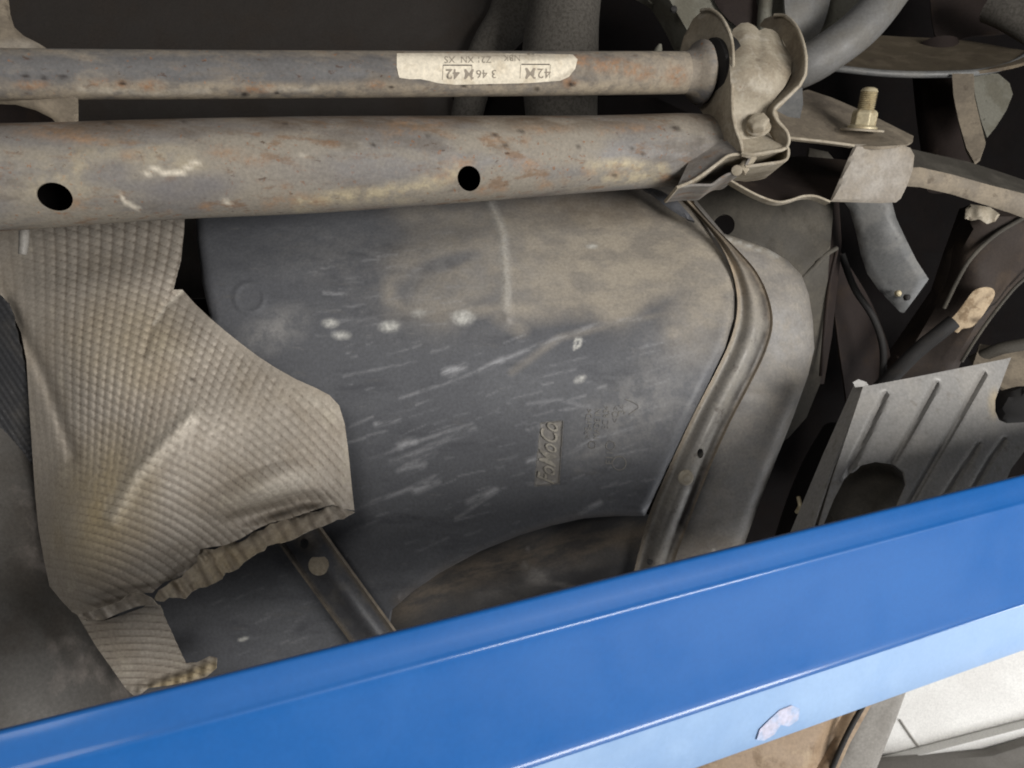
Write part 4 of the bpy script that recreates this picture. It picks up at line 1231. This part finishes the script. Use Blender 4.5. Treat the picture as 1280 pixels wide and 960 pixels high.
lf_out = [(848, 70), (855, 45), (866, 24), (878, 13), (888, 12), (898, 18), (908, 32), (914, 50), (916, 75), (914, 110), (915, 140), (919, 160), (925, 176), (927, 190), (918, 188), (900, 172), (884, 150), (873, 134), (885, 128), (896, 112), (900, 88), (895, 62), (884, 50), (870, 52), (860, 64)]
lfm = sheet('flange', lf_out, tps([(850, 60, 1.13), (880, 15, 1.10), (915, 60, 1.045), (914, 130, 1.04), (925, 185, 1.045), (880, 145, 1.11), (898, 90, 1.075)]), M_clamp, 0.004, 3.2, cm, curve=False, smooth=60)
paint(lfm, dark=lambda a: np.clip((912 - a[:, 0]) / 20, 0, 1) * .6)  # shading of the left-facing flange painted into its colour
rf_out = [(948, 32), (956, 23), (968, 19), (981, 20), (993, 30), (1002, 48), (1007, 70), (1006, 92), (999, 106), (984, 121), (968, 137), (971, 150), (983, 164), (986, 176), (978, 186), (968, 176), (958, 160), (953, 144), (960, 132), (978, 112), (988, 92), (988, 70), (978, 50), (966, 40)]
rfm = sheet('flange', rf_out, tps([(955, 25, 1.12), (980, 22, 1.09), (1006, 80, 1.03), (985, 80, 1.075), (968, 138, 1.035), (955, 145, 1.06), (985, 172, 1.035), (965, 165, 1.05)]), M_clamp, 0.004, 3.2, cm, curve=False, smooth=60)
paint(rfm, dark=lambda a: np.clip(1 - stroke(a, [(981, 20), (993, 30), (1002, 48), (1007, 70), (1006, 92), (999, 106), (968, 137), (971, 150), (986, 176)], 3), 0, 1) * .75)
ftm = sheet('foot', [(923, 168), (940, 160), (962, 158), (978, 166), (985, 176), (984, 183), (962, 189), (938, 194), (928, 192)], tps([(923, 168, 1.06), (962, 158, 1.075), (985, 180, 1.045), (930, 192, 1.04)]), M_clamp, 0.005, 3.2, cm, curve=False, smooth=60)
tube('flange_edge', [(876, 13, 1.10), (888, 12, 1.082), (899, 19, 1.066), (908, 32, 1.05), (914.5, 50, 1.043), (916.5, 75, 1.038), (915, 110, 1.036), (915.5, 140, 1.036), (919, 160, 1.038), (925, 176, 1.041), (928, 190, 1.043)], 0.0024, M_clamp, cm, 8)
tube('flange_edge', [(968, 19, 1.10), (981, 20, 1.085), (993, 30, 1.06), (1002, 48, 1.04), (1007, 70, 1.028), (1006, 92, 1.026), (999, 106, 1.027), (984, 121, 1.03), (967.5, 137, 1.032), (971, 150, 1.033), (983, 164, 1.033), (986, 176, 1.036), (983, 184, 1.04)], 0.0024, M_clamp, cm, 8)
tube('foot_edge', [(927, 191, 1.042), (940, 193, 1.04), (962, 189.5, 1.04), (978, 187, 1.041), (985, 180, 1.044)], 0.0026, M_clamp, cm, 8)
sheet('side_ear', [(985, 122), (1003, 108), (1004, 130), (1000, 148), (985, 146), (970, 138)], tps([(985, 122, 1.07), (1004, 110, 1.06), (1000, 148, 1.09)]), M_blade, 0.006, 5, cm, curve=False)
bax = Vector((-0.35, -1.0, 0.55))
bb = P(948, 160, 1.05)
revolve('washer', bb, bax, [(0, 0.0165), (0.003, 0.0165), (0.004, 0.015)], M_clamp, cm, 28)
hexhead('bolt_head', bb + bax.normalized() * 0.003, bax, 0.0150, 0.013, M_clamp, cm)

# flattened end of the cross tube under the clamp
fe = thing('tube_end_fold', 'folded sheet steel end of the cross tube, open loops seen edge-on below the clamp', 'folded end', (930, 205, 1.06))
ribbon('fold', [(846, 234), (866, 226), (884, 214), (900, 202), (912, 194), (930, 192), (955, 190), (975, 186), (984, 184), (986, 190), (984, 198), (976, 202), (955, 205), (932, 208)], 1.045, 1.13, 0.0040, M_clamp, fe)
ribbon('fold', [(846, 234), (866, 231), (884, 231), (891, 230), (902, 222), (912, 217), (922, 216), (930, 210), (938, 196)], 1.047, 1.13, 0.0036, M_beam, fe)
sheet('wedge', [(846, 234), (862, 200), (870, 178), (890, 170), (915, 178), (924, 190), (905, 197), (886, 212), (866, 226)], tps([(846, 234, 1.055), (870, 178, 1.085), (924, 190, 1.05), (886, 212, 1.05)]), M_beam, 0.004, 5, fe, curve=False)
tube('bolt_tip', [(925, 216, 1.05), (934, 204, 1.06), (942, 192, 1.07)], 0.0075, M_clamp, fe, 14)
revolve('bolt_end', P(921, 213, 1.046), (-0.3, -1, -0.3), [(0, 0.0075), (0.004, 0.007), (0.005, 0.003)], M_clamp, fe, 12)

# ================================================================ MOUNTING BRACKET
mb = thing('mounting_bracket', 'box bracket right of the clamp carrying an upright stud and nut', 'bracket', (1060, 190, 1.12))
tpd = tps([(975, 130, 1.17), (1040, 122, 1.22), (1142, 170, 1.19), (985, 172, 1.09), (1068, 182, 1.09), (1130, 181, 1.10)])
tp = sheet('top_plate', [(960, 140), (985, 118), (1010, 112), (1040, 122), (1068, 134), (1098, 148), (1142, 170), (1141, 177), (1132, 181), (1100, 183), (1068, 182), (1030, 177), (985, 172)], tpd, M_bracket, 0.004, 5, mb, curve=False)
paint(tp, dark=lambda a: blob(a, 1025, 125, 50, 14, 15, .8) * .8)
tube('plate_edge', [(984, 172, 1.088), (1030, 177, 1.086), (1068, 182, 1.086)], 0.0022, M_clamp, mb, 8)
ff = sheet('front_flange', [(1068, 180), (1100, 181), (1128, 181), (1138, 185), (1143, 194), (1141, 212), (1134, 232), (1126, 248), (1120, 253), (1100, 254), (1037, 252), (1046, 232), (1056, 208)], tps([(1068, 180, 1.085), (1130, 181, 1.09), (1143, 194, 1.10), (1126, 250, 1.11), (1037, 252, 1.10)]), M_bracket, 0.004, 4, mb, curve=False, rnd=0.004, rnd_px=5)
paint(ff, pale=lambda a: blob(a, 1090, 215, 50, 40, 0, .8) * .9)  # front face paler: the light falling on it is put into the colour
lw = sheet('lower_web', [(905, 221), (925, 205), (960, 200), (1000, 195), (1060, 200), (1056, 215), (1037, 252), (1020, 245), (1003, 246), (985, 251), (970, 252), (950, 246), (928, 234)], tps([(905, 221, 1.10), (970, 252, 1.09), (1037, 252, 1.105), (1000, 195, 1.24), (930, 205, 1.2), (1060, 205, 1.22)]), M_darker, 0.004, 6, mb, curve=False)
ribbon('web_edge', [(906, 220), (925, 232), (950, 245), (972, 252), (988, 250), (1004, 245), (1020, 245), (1038, 252)], 1.083, 1.10, 0.0032, M_clamp, mb)
sheet('rear_flange', [(1012, 185), (1035, 190), (1052, 210), (1046, 232), (1030, 222), (1010, 200)], const(1.25), M_chassis, 0.01, 8, mb, curve=False)
sax = Vector((0.06, -0.35, 1.0)).normalized()
sb0 = P(1077, 164, 1.12)
revolve('washer', sb0, sax, [(0, 0.030), (0.0025, 0.030), (0.0035, 0.027)], M_clamp, mb, 32)
revolve('nut_flange', sb0 + sax * 0.0035, sax, [(0, 0.0205), (0.0025, 0.0205), (0.006, 0.0155)], M_bolt, mb, 28)
hexhead('nut', sb0 + sax * 0.007, sax, 0.0180, 0.022, M_bolt, mb)
th = []
for k in range(12):
    z = 0.024 + k * 0.0026
    th += [(z, 0.0098), (z + 0.0013, 0.0122)]
th += [(0.058, 0.010), (0.060, 0.006)]
revolve('stud', sb0, sax, th, M_bolt, mb, 20, 20)

# ================================================================ LIFT BEAM (blue)
bl = thing('lift_beam', 'glossy blue painted lift beam crossing the bottom of the picture diagonally', 'lift beam', (640, 850, 0.6))


def beam_pt(x, k, near=0.0):
    """x: pixel column; k: 0 at the top edge, 1 at the lower edge of the web"""
    top = 915 - 0.25 * x
    bot = 1179 - 0.3305 * x
    d = 0.14 * 960 / (278 - 0.0805 * x)
    return P(x, top + (bot - top) * k, d) + Vector((0, -near, 0))


prof = [(0.10, -0.05), (0.05, -0.03), (0.008, -0.0085), (0.0015, -0.0060), (0.0, -0.0045), (0.003, -0.0028), (0.010, -0.0016), (0.02, -0.0008), (0.10, 0.0030), (0.155, 0.0056), (0.166, 0.0064), (0.174, 0.0071), (0.181, 0.0076), (0.188, 0.0078), (0.196, 0.0077), (0.208, 0.0073), (0.24, 0.0066), (0.32, 0.0056), (0.5, 0.0034), (0.7, 0.0012), (0.86, -0.0006), (0.93, -0.0016), (0.965, -0.0018), (0.98, -0.0016), (0.99, -0.0010), (0.998, -0.0006), (1.006, -0.0012)]
prof = [(k * 1.07 if 0.09 < k < 0.3 and nr > 0 else k, nr) for (k, nr) in prof]
prof2 = [(1.003, -0.0016), (1.02, -0.0022), (1.10, -0.0050), (1.24, -0.0105), (1.43, -0.0180), (1.442, -0.020), (1.438, -0.024), (1.10, -0.036), (0.9, -0.042)]


def loft(name, pr, mat, xs, parent, close=True):
    V = []
    for x in xs:
        for (k, nr) in pr:
            V.append(beam_pt(x, k, nr))
    m = len(pr)
    F = []
    for i in range(len(xs) - 1):
        for j in range(m if close else m - 1):
            j2 = (j + 1) % m
            F.append((i * m + j, (i + 1) * m + j, (i + 1) * m + j2, i * m + j2))
    F.append(tuple(range(m)))
    F.append(tuple((len(xs) - 1) * m + j for j in range(m))[::-1])
    o = link(name, V, F, mat, parent, 38)
    fix(o)
    return o


XS = [-260 + 20 * k for k in range(98)]
wb_ = loft('web', prof + [(0.995, -0.020), (0.3, -0.058)], M_blue, XS, bl)
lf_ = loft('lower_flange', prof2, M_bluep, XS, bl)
paint(wb_, dark=lambda a: np.zeros(len(a)))
# finer vertices for the scuffs
scf = sheet('scuff_patch', [(946, 925), (950, 912), (962, 900), (975, 888), (990, 882), (1000, 886), (998, 900), (986, 908), (976, 906), (968, 918), (955, 926)], const(0.6), material('bare_scuff', rgb(186, 186, 204), [(rgb(152, 176, 208), 60, 0.42, 0.6, 0.8, X3)], rough=0.7), 0.0006, 4, bl, curve=False)
for v in scf.data.vertices:
    d = v.co.y + CAMD
    qx, qy = v.co.x / d * FPX + 640, 480 - v.co.z / d * FPX
    top = 915 - 0.25 * qx
    bot = 1179 - 0.3305 * qx
    k = (qy - top) / (bot - top)
    # solve the profile point that projects here
    best = None
    for kk in np.linspace(1.0, 1.43, 101):
        nr = np.interp(kk, [1.003, 1.02, 1.10, 1.24, 1.43], [-0.0016, -0.0022, -0.0050, -0.0105, -0.0180])
        w = beam_pt(qx, kk, nr)
        wy = 480 - w.z / (w.y + CAMD) * FPX
        if best is None or abs(wy - qy) < best[0]:
            best = (abs(wy - qy), w.y + CAMD)
    v.co = P(qx, qy, best[1] - 0.0003 + (0.0005 if v.index >= len(scf.data.vertices) // 2 else 0))

# ================================================================ BELOW THE BEAM, RIGHT
sp = thing('sill_panel', 'tan dirty car sill panel under the blue beam at lower right', 'sill panel', (960, 940, 0.95))
sheet('skin', [(760, 1040), (820, 980), (860, 900), (960, 860), (1100, 840), (1090, 880), (1062, 930), (1040, 980), (1010, 1060)], tps([(800, 1000, 0.96), (960, 870, 1.0), (1100, 850, 1.02), (1040, 960, 0.98)]), M_sill, 0.02, 6, sp, curve=False, relief=lambda a: 0.010 * np.exp(-(line_dist(a, [(1072, 850), (1040, 920), (1010, 980)]) / 9) ** 2))
tube('seam', [(1098, 850, 0.995), (1062, 912, 0.985), (1036, 970, 0.98), (1015, 1020, 0.98)], 0.0035, M_rubber, sp, 10)
po = sheet('lift_post', [(1085, 850), (1145, 830), (1120, 900), (1092, 970), (1075, 1020), (1020, 1020), (1050, 950), (1078, 890)], const(1.25), M_post, 0.05, 8, None, curve=False, rnd=0.004, rnd_px=4)
tag(po, 'plain grey painted post between the tan sill and the white wall', 'post')

# ================================================================ tilt the whole place: the camera looks up at the car
bpy.context.view_layer.update()
RT = Matrix.Translation((0, 0, 1.35)) @ Matrix.Rotation(math.radians(32), 4, 'X') @ Matrix.Translation((0, CAMD, 0))
tops = [o for o in SC.objects if o.parent is None]
# children were built in place: keep them there while the empties sit at their things
for o in SC.objects:
    if o.parent is not None and o.parent.type == 'EMPTY':
        o.matrix_parent_inverse = Matrix.Translation(o.parent.location).inverted()
for o in tops:
    if o.type == 'MESH' and o.data.vertices:
        n = len(o.data.vertices)
        co = np.empty(n * 3)
        o.data.vertices.foreach_get('co', co)
        c = Vector(co.reshape(-1, 3).mean(0))
        o.data.transform(Matrix.Translation(-c))
        o.location = c
bpy.context.view_layer.update()
for o in tops:
    o.matrix_world = RT @ o.matrix_world
bpy.context.view_layer.update()
